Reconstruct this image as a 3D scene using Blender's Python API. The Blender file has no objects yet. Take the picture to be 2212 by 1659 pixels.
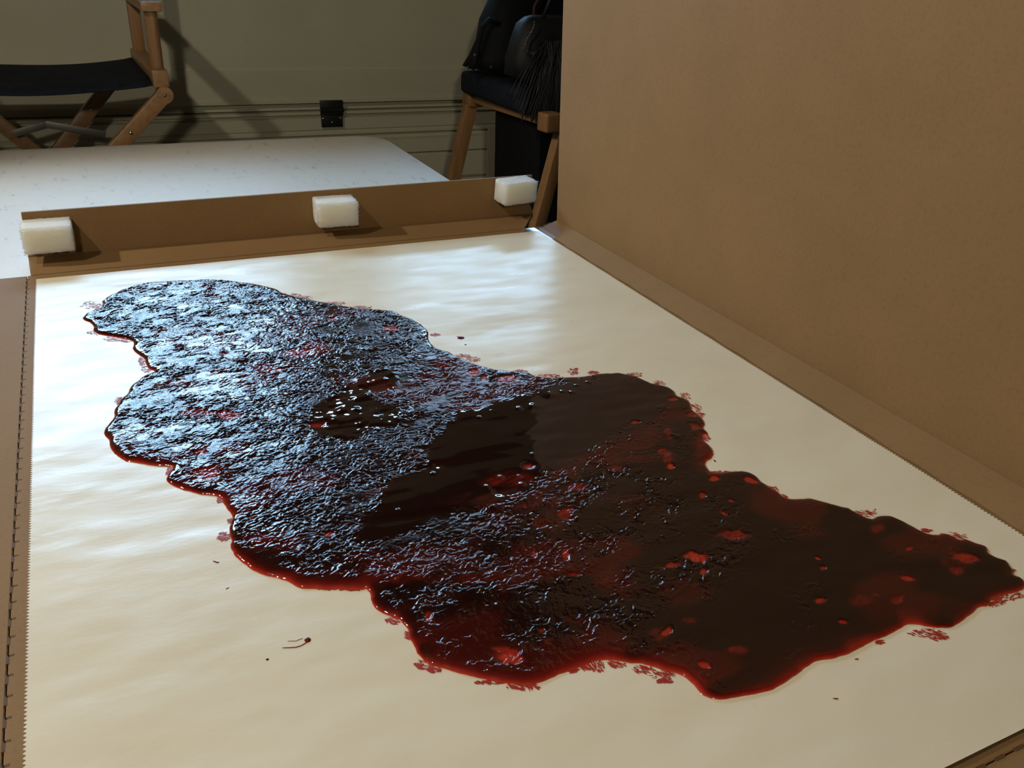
import bpy, bmesh, math, random
import numpy as np
from mathutils import Matrix, Vector
random.seed(7)
SC = bpy.context.scene
COL = SC.collection

# ------------------------------------------------------------------ camera
ZP = 0.760          # height of the paper sheet above the floor
cd = bpy.data.cameras.new('camera')
cam = bpy.data.objects.new('camera', cd)
COL.objects.link(cam)
cd.sensor_width = 36.0
cd.lens = 1830.0 / 2212.0 * 36.0
cd.clip_start = 0.01
R = Matrix(((0.898976, 0.159246, -0.408023), (-0.435066, 0.432261, -0.789853), (0.050592, 0.887576, 0.457875)))
cam.matrix_world = Matrix.Translation((0, 0, ZP + 0.40)) @ R.to_4x4()
SC.camera = cam

# ------------------------------------------------------------------ world, lamps, exposure
SC.view_settings.view_transform = 'Standard'
SC.view_settings.look = 'None'
SC.view_settings.gamma = 1.0
SC.view_settings.use_curve_mapping = False
SC.view_settings.exposure = 0.0
SC.cycles.max_bounces = 8
SC.cycles.caustics_reflective = False
SC.cycles.caustics_refractive = False
SC.cycles.use_denoising = True
SC.cycles.sample_clamp_indirect = 4.0

wd = bpy.data.worlds.new('overcast_daylight')
SC.world = wd
wd.use_nodes = True
bg = wd.node_tree.nodes['Background']
bg.inputs[0].default_value = (0.42, 0.69, 1.0, 1)      # daylight outside the door windows
bg.inputs[1].default_value = 43.0


def area_lamp(name, loc, target, size, watts, col, shape='DISK', size_y=None):
    d = bpy.data.lights.new(name, 'AREA')
    d.shape = shape
    d.size = size
    if size_y:
        d.size_y = size_y
    d.energy = watts
    d.color = col
    o = bpy.data.objects.new(name, d)
    COL.objects.link(o)
    o.location = loc
    o.rotation_euler = (Vector(target) - Vector(loc)).to_track_quat('-Z', 'Y').to_euler()
    return o


def bulb(name, loc, radius, watts, col, kind='POINT'):
    d = bpy.data.lights.new(name, kind)
    d.shadow_soft_size = radius
    d.energy = watts
    d.color = col
    o = bpy.data.objects.new(name, d)
    COL.objects.link(o)
    o.location = loc
    return o


bulb('key_bulb', (-0.82, 0.42, 2.14), 0.035, 33.0, (1.0, 0.88, 0.71))
sl = bulb('left_clamp_lamp', (-1.17, 1.40, 1.90), 0.025, 54.0, (1.0, 0.91, 0.77), 'SPOT')     # shaded lamp aimed down at the box
sl.data.spot_size = math.radians(74)
sl.data.spot_blend = 0.45
sl.rotation_euler = (Vector((0.25, 0.90, ZP)) - Vector(sl.location)).to_track_quat('-Z', 'Y').to_euler()
area_lamp('ceiling_lamp', (-0.62, -2.1, 2.0), (0.2, 2.4, 0.9), 0.14, 18.0, (1.0, 0.90, 0.70))
WINDOWS = ((-0.50, 0.52, 1.48, 1.84), (0.86, 1.90, 1.36, 1.52))       # x0, x1, z0, z1 of the openings in the door
for wx0, wx1, wz0, wz1 in WINDOWS:
    p = area_lamp('window_portal', ((wx0 + wx1) / 2, 2.76, (wz0 + wz1) / 2), ((wx0 + wx1) / 2, 0, (wz0 + wz1) / 2),
                  wx1 - wx0, 1.0, (1, 1, 1), 'RECTANGLE', wz1 - wz0)
    p.data.cycles.is_portal = True

# ------------------------------------------------------------------ helpers
def link(o, parent=None):
    COL.objects.link(o)
    if parent is not None:
        o.parent = parent
    return o


def tag(o, label=None, cat=None, group=None, kind=None):
    if label:
        o['label'] = label
    if cat:
        o['category'] = cat
    if group:
        o['group'] = group
    if kind:
        o['kind'] = kind
    return o


def empty(name, loc=(0, 0, 0), rz=0.0):
    o = bpy.data.objects.new(name, None)
    o.empty_display_size = 0.05
    o.location = loc
    o.rotation_euler = (0, 0, rz)
    return link(o)


def done(name, bm, mat, parent=None, smooth=None):
    me = bpy.data.meshes.new(name)
    bmesh.ops.recalc_face_normals(bm, faces=bm.faces[:])
    bm.to_mesh(me)
    bm.free()
    if mat:
        me.materials.append(mat)
    if smooth:
        me.shade_smooth()
        if smooth is not True:
            me.set_sharp_from_angle(angle=math.radians(smooth))
    return link(bpy.data.objects.new(name, me), parent)


def arrays(name, V, Q, mat, parent=None, smooth=True):
    me = bpy.data.meshes.new(name)
    V = np.asarray(V, dtype=np.float32)
    Q = np.asarray(Q, dtype=np.int32)
    n, k = Q.shape
    me.vertices.add(len(V))
    me.vertices.foreach_set('co', V.ravel())
    me.loops.add(n * k)
    me.loops.foreach_set('vertex_index', Q.ravel())
    me.polygons.add(n)
    me.polygons.foreach_set('loop_start', np.arange(0, n * k, k, dtype=np.int32))
    me.polygons.foreach_set('use_smooth', np.full(n, smooth))
    me.update(calc_edges=True)
    me.validate()
    me.materials.append(mat)
    return link(bpy.data.objects.new(name, me), parent)


def add_box(bm, lo, hi, bev=0.0, seg=2, M=None):
    g = bmesh.ops.create_cube(bm, size=1.0)
    vs = g['verts']
    lo, hi = Vector(lo), Vector(hi)
    for v in vs:
        v.co = Vector(((v.co.x + .5) * (hi.x - lo.x) + lo.x, (v.co.y + .5) * (hi.y - lo.y) + lo.y, (v.co.z + .5) * (hi.z - lo.z) + lo.z))
    if bev > 0:
        es = list({e for v in vs for e in v.link_edges})
        r = bmesh.ops.bevel(bm, geom=es, offset=bev, segments=seg, profile=0.6, affect='EDGES')
        vs = list({v for f in r['faces'] for v in f.verts} | {v for v in vs if v.is_valid})
        todo, seen = list(vs), set(vs)
        while todo:
            v = todo.pop()
            for e in v.link_edges:
                w = e.other_vert(v)
                if w not in seen:
                    seen.add(w)
                    todo.append(w)
        vs = list(seen)
    if M is not None:
        for v in vs:
            v.co = M @ v.co
    return vs


def add_bar(bm, a, b, w, h, up=(0, 0, 1), bev=0.002, over=0.0):
    """a bar of section w x h from a to b; h is measured along 'up'"""
    a, b, up = Vector(a), Vector(b), Vector(up)
    d = (b - a)
    L = d.length
    d.normalize()
    s = d.cross(up).normalized()
    u = s.cross(d).normalized()
    M = Matrix.Translation(a) @ Matrix((d, s, u)).transposed().to_4x4()
    return add_box(bm, (-over, -w / 2, -h / 2), (L + over, w / 2, h / 2), bev, 2, M)


def tube_arrays(P, r, n=8, closed=False, cap=True):
    P = [Vector(p) for p in P]
    V, Q = [], []
    m = len(P)
    rs = r if hasattr(r, '__len__') else [r] * m
    ref = None
    for i, p in enumerate(P):
        if closed:
            t = (P[(i + 1) % m] - P[i - 1])
        else:
            t = P[min(i + 1, m - 1)] - P[max(i - 1, 0)]
        t.normalize()
        if ref is None:
            ref = Vector((0, 0, 1)) if abs(t.z) < .9 else Vector((1, 0, 0))
        u = (ref - t * ref.dot(t)).normalized()
        ref = u
        w = t.cross(u)
        for k in range(n):
            a = 2 * math.pi * k / n
            V.append(p + (u * math.cos(a) + w * math.sin(a)) * rs[i])
    for i in range(m if closed else m - 1):
        j = (i + 1) % m
        for k in range(n):
            k2 = (k + 1) % n
            Q.append((i * n + k, i * n + k2, j * n + k2, j * n + k))
    return V, Q


def add_tube(bm, P, r, n=8, closed=False):
    V, Q = tube_arrays(P, r, n, closed)
    vs = [bm.verts.new(v) for v in V]
    for q in Q:
        bm.faces.new([vs[i] for i in q])
    if not closed:
        bm.faces.new(vs[:n][::-1])
        bm.faces.new(vs[-n:])
    return vs


def add_prism(bm, poly, z0, z1):
    a = [bm.verts.new((x, y, z0)) for x, y in poly]
    b = [bm.verts.new((x, y, z1)) for x, y in poly]
    bm.faces.new(a[::-1])
    bm.faces.new(b)
    n = len(poly)
    for i in range(n):
        bm.faces.new((a[i], a[(i + 1) % n], b[(i + 1) % n], b[i]))


def add_dome(bm, c, r, axis=(0, -1, 0), flat=0.5, n=12, rings=4):
    ax = Vector(axis).normalized()
    M = Matrix.Translation(c) @ ax.to_track_quat('Z', 'Y').to_matrix().to_4x4()
    prev = None
    for i in range(rings):
        a = (math.pi / 2) * i / rings
        ring = [bm.verts.new(M @ Vector((r * math.cos(a) * math.cos(2 * math.pi * k / n), r * math.cos(a) * math.sin(2 * math.pi * k / n), r * flat * math.sin(a)))) for k in range(n)]
        if prev:
            for k in range(n):
                bm.faces.new((prev[k], prev[(k + 1) % n], ring[(k + 1) % n], ring[k]))
        prev = ring
    top = bm.verts.new(M @ Vector((0, 0, r * flat)))
    for k in range(n):
        bm.faces.new((prev[k], prev[(k + 1) % n], top))


# ---- numpy noise
def vnoise(x, y, seed):
    rs = np.random.RandomState(seed)
    T = rs.rand(256, 256).astype(np.float32)
    xi, yi = np.floor(x).astype(np.int64), np.floor(y).astype(np.int64)
    fx, fy = x - xi, y - yi
    fx = fx * fx * fx * (fx * (fx * 6 - 15) + 10)
    fy = fy * fy * fy * (fy * (fy * 6 - 15) + 10)
    a, b = T[xi & 255, yi & 255], T[(xi + 1) & 255, yi & 255]
    c, d = T[xi & 255, (yi + 1) & 255], T[(xi + 1) & 255, (yi + 1) & 255]
    return (a * (1 - fx) + b * fx) * (1 - fy) + (c * (1 - fx) + d * fx) * fy      # 0..1


def fbm(x, y, seed, octv=3, gain=.5):
    s, a, t = 0, 1.0, 0
    for k in range(octv):
        s = s + a * vnoise(x * 2 ** k + 17.3 * k, y * 2 ** k + 5.1 * k, seed + k)
        t += a
        a *= gain
    return s / t


# ---- materials
def mat(name, base=(.5, .5, .5), rough=.5, spec=.5, metal=0.0):
    m = bpy.data.materials.new(name)
    m.use_nodes = True
    p = m.node_tree.nodes['Principled BSDF']
    p.inputs['Base Color'].default_value = (*base, 1)
    p.inputs['Roughness'].default_value = rough
    p.inputs['Specular IOR Level'].default_value = spec
    p.inputs['Metallic'].default_value = metal
    return m


def N(m, t, **kw):
    n = m.node_tree.nodes.new(t)
    for k, v in kw.items():
        setattr(n, k, v)
    return n


def L(m, a, b):
    m.node_tree.links.new(a, b)


def P(m):
    return m.node_tree.nodes['Principled BSDF']


def coords(m, scale=(1, 1, 1), rot=(0, 0, 0)):
    t = N(m, 'ShaderNodeTexCoord')
    mp = N(m, 'ShaderNodeMapping')
    mp.inputs['Scale'].default_value = scale
    mp.inputs['Rotation'].default_value = rot
    L(m, t.outputs['Object'], mp.inputs['Vector'])
    return mp.outputs['Vector']


def noise(m, vec, scale, detail=3, rough=.55):
    n = N(m, 'ShaderNodeTexNoise')
    n.inputs['Scale'].default_value = scale
    n.inputs['Detail'].default_value = detail
    n.inputs['Roughness'].default_value = rough
    L(m, vec, n.inputs['Vector'])
    return n.outputs['Fac']


def ramp(m, fac, stops):
    r = N(m, 'ShaderNodeValToRGB')
    e = r.color_ramp.elements
    while len(e) < len(stops):
        e.new(.5)
    for i, (p, c) in enumerate(stops):
        e[i].position = p
        e[i].color = (*c, 1)
    L(m, fac, r.inputs['Fac'])
    return r.outputs['Color']


def bump(m, h, strength=.3, dist=.002):
    b = N(m, 'ShaderNodeBump')
    b.inputs['Strength'].default_value = strength
    b.inputs['Distance'].default_value = dist
    L(m, h, b.inputs['Height'])
    L(m, b.outputs['Normal'], P(m).inputs['Normal'])
    return b


def mixc(m, fac, a, b, mode='MIX'):
    x = N(m, 'ShaderNodeMix', data_type='RGBA', blend_type=mode)
    if isinstance(fac, float):
        x.inputs[0].default_value = fac
    else:
        L(m, fac, x.inputs[0])
    for i, c in ((6, a), (7, b)):
        if isinstance(c, tuple):
            x.inputs[i].default_value = (*c, 1)
        else:
            L(m, c, x.inputs[i])
    return x.outputs[2]


def kraft(name, base, k=1.0):
    m = mat(name, base, .7, .18)
    v = coords(m)
    a = noise(m, v, 9, 4)
    f = noise(m, coords(m, (1, 1, 1)), 260, 3, .7)
    d = tuple(c * .93 for c in base)
    b = tuple(min(1, c * 1.05) for c in base)
    c1 = ramp(m, a, [(.3, d), (.7, b)])
    sp = ramp(m, f, [(.26, (.88, .86, .83)), (.46, (.98, .98, .98)), (.60, (1, 1, 1)), (.78, (1.0, 1.0, 1.0))])
    c2 = mixc(m, 1.0, c1, sp, 'MULTIPLY')
    L(m, c2, P(m).inputs['Base Color'])
    bump(m, f, .25, .0006)
    return m


def wood(name, base, axis='y'):
    m = mat(name, base, .38, .5)
    sc = {'x': (4, 60, 60), 'y': (60, 4, 60), 'z': (60, 60, 4)}[axis]
    f = noise(m, coords(m, sc), 1.0, 4, .6)
    c = ramp(m, f, [(.3, tuple(x * .72 for x in base)), (.7, tuple(min(1, x * 1.2) for x in base))])
    L(m, c, P(m).inputs['Base Color'])
    bump(m, f, .08, .001)
    return m


def cloth(name, base, rough=.9, scale=900):
    m = mat(name, base, rough, .2)
    w = N(m, 'ShaderNodeTexWave')
    w.inputs['Scale'].default_value = scale / 6
    w.inputs['Distortion'].default_value = 1.5
    L(m, coords(m), w.inputs['Vector'])
    f = noise(m, coords(m), 60, 3)
    c = ramp(m, f, [(.3, tuple(x * .75 for x in base)), (.7, tuple(x * 1.25 for x in base))])
    L(m, c, P(m).inputs['Base Color'])
    bump(m, w.outputs['Fac'], .15, .0008)
    return m


M_KRAFT = kraft('kraft_board', (.255, .152, .066))
M_KRAFT_EDGE = kraft('kraft_board_cut_edge', (.34, .24, .14))
M_KRAFT_DARK = mat('fold_shadow_groove', (.10, .055, .022), .8)
M_WOOD = wood('varnished_beech', (.33, .175, .072))
M_WOODZ = wood('varnished_beech_upright', (.33, .175, .072), 'z')
M_NAVY = cloth('navy_canvas', (.012, .016, .026))
M_BLACK = cloth('black_fabric', (.006, .007, .009), .75)
M_LEATHER = mat('black_suede', (.010, .011, .013), .6, .4)
M_STEEL = mat('bright_steel', (.75, .74, .70), .18, .5, 1.0)
M_DARKSTEEL = mat('dull_grey_steel', (.22, .22, .21), .45, .5, .8)
M_BLACKMETAL = mat('black_painted_steel', (.012, .013, .013), .38, .5)

# foam: creamy white, open fuzzy cells
M_FOAM = mat('white_foam', (.95, .91, .81), .95, .1)
P(M_FOAM).inputs['Subsurface Weight'].default_value = .9
P(M_FOAM).inputs['Subsurface Radius'].default_value = (1.0, .85, .6)
P(M_FOAM).inputs['Subsurface Scale'].default_value = .03
bump(M_FOAM, noise(M_FOAM, coords(M_FOAM), 520, 4, .85), .9, .003)

# waxed cream paper
M_PAPER = mat('waxed_cream_paper', (.74, .61, .42), .33, .45)
_a = noise(M_PAPER, coords(M_PAPER, (3, 6, 1)), 2.2, 4)
L(M_PAPER, ramp(M_PAPER, _a, [(.3, (.72, .64, .475)), (.7, (.765, .69, .525))]), P(M_PAPER).inputs['Base Color'])
_r = noise(M_PAPER, coords(M_PAPER, (7, 16, 1)), 2.5, 4)
_rr = N(M_PAPER, 'ShaderNodeMapRange')
L(M_PAPER, _r, _rr.inputs[0])
_rr.inputs[1].default_value = .3
_rr.inputs[2].default_value = .7
_rr.inputs[3].default_value = .27
_rr.inputs[4].default_value = .40
L(M_PAPER, _rr.outputs[0], P(M_PAPER).inputs['Roughness'])
bump(M_PAPER, noise(M_PAPER, coords(M_PAPER, (1, 2.2, 1)), 55, 4), .10, .002)

# red paint: colour follows the depth of the film (mesh attribute)
M_PAINT = mat('thick_red_paint', (.05, .004, .003), .05, .5)
_at = N(M_PAINT, 'ShaderNodeAttribute', attribute_name='film_depth')
L(M_PAINT, ramp(M_PAINT, _at.outputs['Fac'], [(0.0, (.46, .060, .030)), (.12, (.33, .022, .011)), (.30, (.135, .0085, .005)), (.55, (.040, .0045, .003)), (.80, (.019, .0035, .0024)), (1.0, (.011, .003, .0022))]), P(M_PAINT).inputs['Base Color'])
_ar = N(M_PAINT, 'ShaderNodeAttribute', attribute_name='skin')
_n = noise(M_PAINT, coords(M_PAINT, (1, 1.35, 1), (0, 0, -.35)), 640, 2, .6)
_b = bump(M_PAINT, _n, .0, .0006)
_mr = N(M_PAINT, 'ShaderNodeMath', operation='MULTIPLY')
L(M_PAINT, _ar.outputs['Fac'], _mr.inputs[0])
_mr.inputs[1].default_value = .42
L(M_PAINT, _mr.outputs[0], _b.inputs['Strength'])
M_SMEAR = mat('thin_red_paint', (.36, .03, .02), .5, .25)

# tabletop: pale grey moulded plastic with scuffs
M_TABLE = mat('pale_plastic', (.62, .60, .57), .42, .45)
_v = coords(M_TABLE, (9, 3, 1), (0, 0, .5))
_s = noise(M_TABLE, _v, 7, 5, .75)
_t = noise(M_TABLE, coords(M_TABLE, (1.2, 14, 1), (0, 0, -.9)), 6, 5, .8)
_c = ramp(M_TABLE, _s, [(.34, (.42, .41, .39)), (.41, (.61, .575, .51)), (1, (.64, .605, .54))])
_c2 = ramp(M_TABLE, _t, [(.30, (.70, .70, .71)), (.38, (1, 1, 1)), (1, (1, 1, 1))])
L(M_TABLE, mixc(M_TABLE, 1.0, _c, _c2, 'MULTIPLY'), P(M_TABLE).inputs['Base Color'])
bump(M_TABLE, noise(M_TABLE, coords(M_TABLE), 500, 2), .2, .0006)

# painted garage door / walls
M_DOOR = mat('olive_beige_paint', (.25, .235, .165), .6, .3)
_f = noise(M_DOOR, coords(M_DOOR), 3.0, 4)
L(M_DOOR, ramp(M_DOOR, _f, [(.3, (.49, .475, .355)), (.7, (.55, .535, .405))]), P(M_DOOR).inputs['Base Color'])
bump(M_DOOR, noise(M_DOOR, coords(M_DOOR), 140, 4, .7), .35, .003)
M_WALL = mat('dim_plaster', (.16, .14, .10), .85, .2)
bump(M_WALL, noise(M_WALL, coords(M_WALL), 60, 4), .2, .004)
M_FLOOR = mat('grey_concrete', (.16, .15, .14), .7, .3)
L(M_FLOOR, ramp(M_FLOOR, noise(M_FLOOR, coords(M_FLOOR), 4, 5), [(.3, (.12, .115, .105)), (.7, (.19, .18, .165))]), P(M_FLOOR).inputs['Base Color'])
M_CEIL = mat('dark_ceiling_board', (.10, .09, .07), .9, .2)  # one even dark brown colour

# clear window pane and clear tape: thin sheets that let light straight through
def thin_clear(name, tint, gloss, rough):
    m = bpy.data.materials.new(name)
    m.use_nodes = True
    nt = m.node_tree
    nt.nodes.clear()
    out = nt.nodes.new('ShaderNodeOutputMaterial')
    tr = nt.nodes.new('ShaderNodeBsdfTransparent')
    tr.inputs[0].default_value = (*tint, 1)
    gl = nt.nodes.new('ShaderNodeBsdfGlossy')
    gl.inputs['Roughness'].default_value = rough
    mx = nt.nodes.new('ShaderNodeMixShader')
    fr = nt.nodes.new('ShaderNodeFresnel')
    fr.inputs[0].default_value = gloss
    nt.links.new(fr.outputs[0], mx.inputs[0])
    nt.links.new(tr.outputs[0], mx.inputs[1])
    nt.links.new(gl.outputs[0], mx.inputs[2])
    nt.links.new(mx.outputs[0], out.inputs[0])
    return m


M_PANE = thin_clear('clear_pane', (.97, .98, .98), 1.45, .02)
M_TAPE = thin_clear('clear_tape', (.86, .86, .87), 1.06, .3)

# ------------------------------------------------------------------ room shell
YW = 2.70                       # inner face of the garage door
X0, X1, Y0, ZC = -2.6, 3.6, -2.8, 2.7


def slab(name, lo, hi, m):
    bm = bmesh.new()
    add_box(bm, lo, hi)
    return tag(done(name, bm, m), kind='structure')


slab('floor', (X0 - .1, Y0 - .1, -.08), (X1 + .1, YW + .2, 0), M_FLOOR)
slab('ceiling', (X0 - .1, Y0 - .1, ZC), (X1 + .1, YW + .2, ZC + .1), M_CEIL)
slab('wall_left', (X0 - .1, Y0 - .1, 0), (X0, YW + .2, ZC), M_WALL)
slab('wall_right', (X1, Y0 - .1, 0), (X1 + .1, YW + .2, ZC), M_WALL)
slab('wall_front', (X0, Y0 - .1, 0), (X1, Y0, ZC), M_WALL)
slab('wall_back', (X0, YW, 2.3), (X1, YW + .12, ZC), M_WALL)

# the sectional garage door fills the back of the room
door = tag(empty('door_1', (0, YW, 0)), 'olive beige sectional garage door with grooved horizontal joints', kind='structure')


def section(prof, x0, x1, name='door_section'):
    """a door section: a stepped profile (depth into the room, height) run along the door's width"""
    bm = bmesh.new()
    n = len(prof)
    a = [bm.verts.new((x0, -d, z)) for d, z in prof]
    b = [bm.verts.new((x1, -d, z)) for d, z in prof]
    ea = [bm.verts.new((x0, .04, prof[-1][1])), bm.verts.new((x0, .04, prof[0][1]))]
    eb = [bm.verts.new((x1, .04, prof[-1][1])), bm.verts.new((x1, .04, prof[0][1]))]
    A, B = a + ea, b + eb
    k = len(A)
    for i in range(k):
        bm.faces.new((A[i], A[(i + 1) % k], B[(i + 1) % k], B[i]))
    bm.faces.new(A[::-1])
    bm.faces.new(B)
    return done(name, bm, M_DOOR, door)


# (depth, z) from the bottom up
section([(.0, .0), (.0, .10), (-.010, .112), (-.010, .44), (.0, .452), (.0, .522), (-.008, .527), (-.008, .533), (.004, .540),
         (.004, .583), (-.012, .588), (-.012, .600), (.003, .606), (.003, .612), (-.004, .618), (.000, .622), (.000, .656),
         (-.010, .660), (-.010, .666), (.006, .669), (.006, .677)], X0, X1)
section([(-.016, .680), (-.016, .700), (.010, .704), (.010, .714), (.004, .720), (.004, .800), (.0, .806), (.0, 1.20)], X0, X1)
section([(.0, 2.0), (.0, 2.3)], X0, X1)
bm = bmesh.new()
add_box(bm, (X0, .040, -.05), (X1, .07, 1.20))  # added sheet behind the door, stops daylight leaking through joints and floor gap
done('light_leak_blocker', bm, M_DOOR, door)
# window section: stiles left between the openings
xs = [X0] + [x for w in WINDOWS for x in w[:2]] + [X1]
for i in range(0, len(xs), 2):
    bm = bmesh.new()
    add_box(bm, (xs[i], 0, 1.20), (xs[i + 1], .04, 2.0))
    done('door_stile', bm, M_DOOR, door)
bm = bmesh.new()
for wx0, wx1, wz0, wz1 in WINDOWS:
    add_box(bm, (wx0, 0, 1.20), (wx1, .04, wz0))
    add_box(bm, (wx0, 0, wz1), (wx1, .04, 2.0))
done('window_rail', bm, M_DOOR, door)
# vertical stile edge seen below the handbag chair
bm = bmesh.new()
add_box(bm, (1.246, -.006, .112), (1.32, .002, .612), .001)
done('door_stile', bm, M_DOOR, door)

for i, (wx0, wx1, wz0, wz1) in enumerate(WINDOWS):
    w = tag(empty('window_%d' % (i + 1), ((wx0 + wx1) / 2, YW + .02, wz0)), kind='structure')
    hw = (wx1 - wx0) / 2
    hh = wz1 - wz0
    bm = bmesh.new()
    add_box(bm, (-hw, -.03, 0), (-hw + .03, .03, hh), .003)
    add_box(bm, (hw - .03, -.03, 0), (hw, .03, hh), .003)
    add_box(bm, (-hw + .03, -.03, 0), (hw - .03, .03, .03), .003)
    add_box(bm, (-hw + .03, -.03, hh - .03), (hw - .03, .03, hh), .003)
    done('window_frame', bm, M_DOOR, w)
    bm = bmesh.new()
    add_box(bm, (-hw + .02, .005, .02), (hw - .02, .008, hh - .02))
    done('pane', bm, M_PANE, w)

# hinge across the joint
bm = bmesh.new()
add_box(bm, (.671, -.016, .632), (.738, -.008, .672), .002)
add_box(bm, (.669, -.020, .668), (.740, -.008, .712), .002)
add_tube(bm, [(.669, -.021, .684), (.740, -.021, .684)], .007, 10)
hinge = done('hinge', bm, M_BLACKMETAL, door, 30)
hinge['label'] = 'black steel hinge with three screws'
for sx, sz in ((.677, .658), (.704, .646), (.731, .659)):
    bm = bmesh.new()
    add_dome(bm, (sx, -.016, sz), .0042, (0, -1, 0), .7)
    done('screw', bm, M_STEEL, hinge, True)

# ------------------------------------------------------------------ folding table
TX0, TX1, TY0, TY1, TZ = -.285, .629, .135, 1.968, .7515


def rounded(x0, x1, y0, y1, r, n=8):
    p = []
    for cx, cy, a0 in ((x1 - r, y1 - r, 0), (x0 + r, y1 - r, 90), (x0 + r, y0 + r, 180), (x1 - r, y0 + r, 270)):
        for k in range(n + 1):
            a = math.radians(a0 + 90 * k / n)
            p.append((cx + r * math.cos(a), cy + r * math.sin(a)))
    return p


table = tag(empty('folding_table', ((TX0 + TX1) / 2, (TY0 + TY1) / 2, 0)), 'pale scuffed plastic folding table under the open cardboard box', 'table')
tc = table.location


def tbl(bm):
    for v in bm.verts:
        v.co -= tc
    return bm


bm = bmesh.new()
out = rounded(TX0, TX1, TY0, TY1, .075)
inn = rounded(TX0 + .004, TX1 - .004, TY0 + .004, TY1 - .004, .071)
rings = [[bm.verts.new((x, y, TZ - .042)) for x, y in inn], [bm.verts.new((x, y, TZ - .038)) for x, y in out],
         [bm.verts.new((x, y, TZ - .005)) for x, y in out], [bm.verts.new((x, y, TZ - .001)) for x, y in rounded(TX0 + .0015, TX1 - .0015, TY0 + .0015, TY1 - .0015, .0735)], [bm.verts.new((x, y, TZ)) for x, y in inn]]
n = len(out)
for a, b in zip(rings, rings[1:]):
    for i in range(n):
        bm.faces.new((a[i], a[(i + 1) % n], b[(i + 1) % n], b[i]))
bm.faces.new(rings[0][::-1])
bm.faces.new(rings[-1])
done('tabletop', tbl(bm), M_TABLE, table, 40)
for ye in (TY0 + .25, TY1 - .25):
    for xe in (TX0 + .12, TX1 - .12):
        bm = bmesh.new()
        add_tube(bm, [(xe, ye, TZ - .042), (xe, ye, .02), (xe, ye, 0)], [.014, .014, .016], 12)
        done('leg', tbl(bm), M_DARKSTEEL, table, 40)
    bm = bmesh.new()
    add_tube(bm, [(TX0 + .12, ye, .18), (TX1 - .12, ye, .18)], .010, 10)
    done('crossbar', tbl(bm), M_DARKSTEEL, table, 40)

# ------------------------------------------------------------------ the open cardboard box
BT = ZP - .0012                  # top of the cardboard under the paper
XL, XR = -.0925, .634            # fold of the left flap, right end of the base
box = tag(empty('cardboard_box', (.27, .67, BT)), 'brown cardboard art box lying open with its tall lid standing at the right', 'box')
bo = box.location


def bx(bm):
    for v in bm.verts:
        v.co -= bo
    return bm


th = .0058
bm = bmesh.new()
add_box(bm, (XL + .0004, .1712, BT - th), (XR, 1.1745, BT), .0006, 1)
done('base_panel', bx(bm), M_KRAFT, box)
# far wall: low flat strip and the upright face folded up from it
bm = bmesh.new()
pts = [(-.0885, 1.1752), (.612, 1.1752), (.668, 1.2512), (-.0925, 1.2515)]
add_prism(bm, pts, BT - th + .0005, BT - .0002)
done('far_strip', bx(bm), M_KRAFT, box)
bm = bmesh.new()
pf = [(-.0925, BT), (.668, BT), (.6595, BT + .018), (.6615, BT + .0655), (-.0895, BT + .0605)]
fa = [bm.verts.new((x, 1.2505, z)) for x, z in pf]
fb = [bm.verts.new((x, 1.2545, z)) for x, z in pf]
bm.faces.new(fa)
bm.faces.new(fb[::-1])
for i in range(len(pf)):
    bm.faces.new((fa[i], fa[(i + 1) % len(pf)], fb[(i + 1) % len(pf)], fb[i]))
done('far_flap', bx(bm), M_KRAFT, box)
# left flap beyond the perforated fold, lying on the table
bm = bmesh.new()
add_box(bm, (-.262, .16, BT - th), (XL - .0004, 1.1750, BT - .0003), .0006, 1)
done('left_flap', bx(bm), M_KRAFT, box)
# perforation slits cut along the left fold and the near fold
bm = bmesh.new()
y = .19
while y < 1.165:
    add_box(bm, (XL - .0009, y, BT - .004), (XL + .0010, y + .0075, BT + .00015))
    add_box(bm, (XL + .0002, y + .0062, BT - .004), (XL + .0036, y + .0078, BT + .00015))
    y += .0172
s = done('fold_perforation', bx(bm), M_KRAFT_DARK, box)
s['label'] = 'row of dark perforation slits along the left fold'
# near flap beyond the near fold
bm = bmesh.new()
add_box(bm, (XL, .02, BT - th), (XR, .1704, BT - .0003), .0006, 1)
done('near_flap', bx(bm), M_KRAFT, box)
bm = bmesh.new()
x = -.08
while x < .62:
    add_box(bm, (x, .1698, BT - .004), (x + .0075, .1713, BT + .00015))
    x += .0165
s = done('fold_perforation', bx(bm), M_KRAFT_DARK, box)
s['label'] = 'row of dark perforation slits along the near fold'
# hinge strip rising to the lid, and the lid itself
S0 = [(.6345, 1.1650, BT + .0012), (.6345, .17, BT + .0012)]
S1 = [(.6655, 1.1650, BT + .0125), (.6770, .17, BT + .0125)]
bm = bmesh.new()
ny = 60
rows = []
for i in range(ny + 1):
    t = i / ny
    wob = .0009 * math.sin(i * 1.7) * (1 if 3 < i < 57 else 0) + random.uniform(-.0005, .0005)
    a = Vector(S0[0]).lerp(Vector(S0[1]), t) + Vector((wob, 0, 0))
    b = Vector(S1[0]).lerp(Vector(S1[1]), t)
    rows.append([bm.verts.new(a), bm.verts.new(b), bm.verts.new(b + Vector((.0005, 0, -.0055))), bm.verts.new(a + Vector((.001, 0, -.0048)))])
for r0, r1 in zip(rows, rows[1:]):
    for k in range(4):
        bm.faces.new((r0[k], r0[(k + 1) % 4], r1[(k + 1) % 4], r1[k]))
bm.faces.new(rows[0])
bm.faces.new(rows[-1][::-1])
done('hinge_strip', bx(bm), M_KRAFT, box)
LH = .74
lean = math.radians(-3.0)
lx, lz = math.sin(lean) * LH, math.cos(lean) * LH
bm = bmesh.new()
q = []
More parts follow.
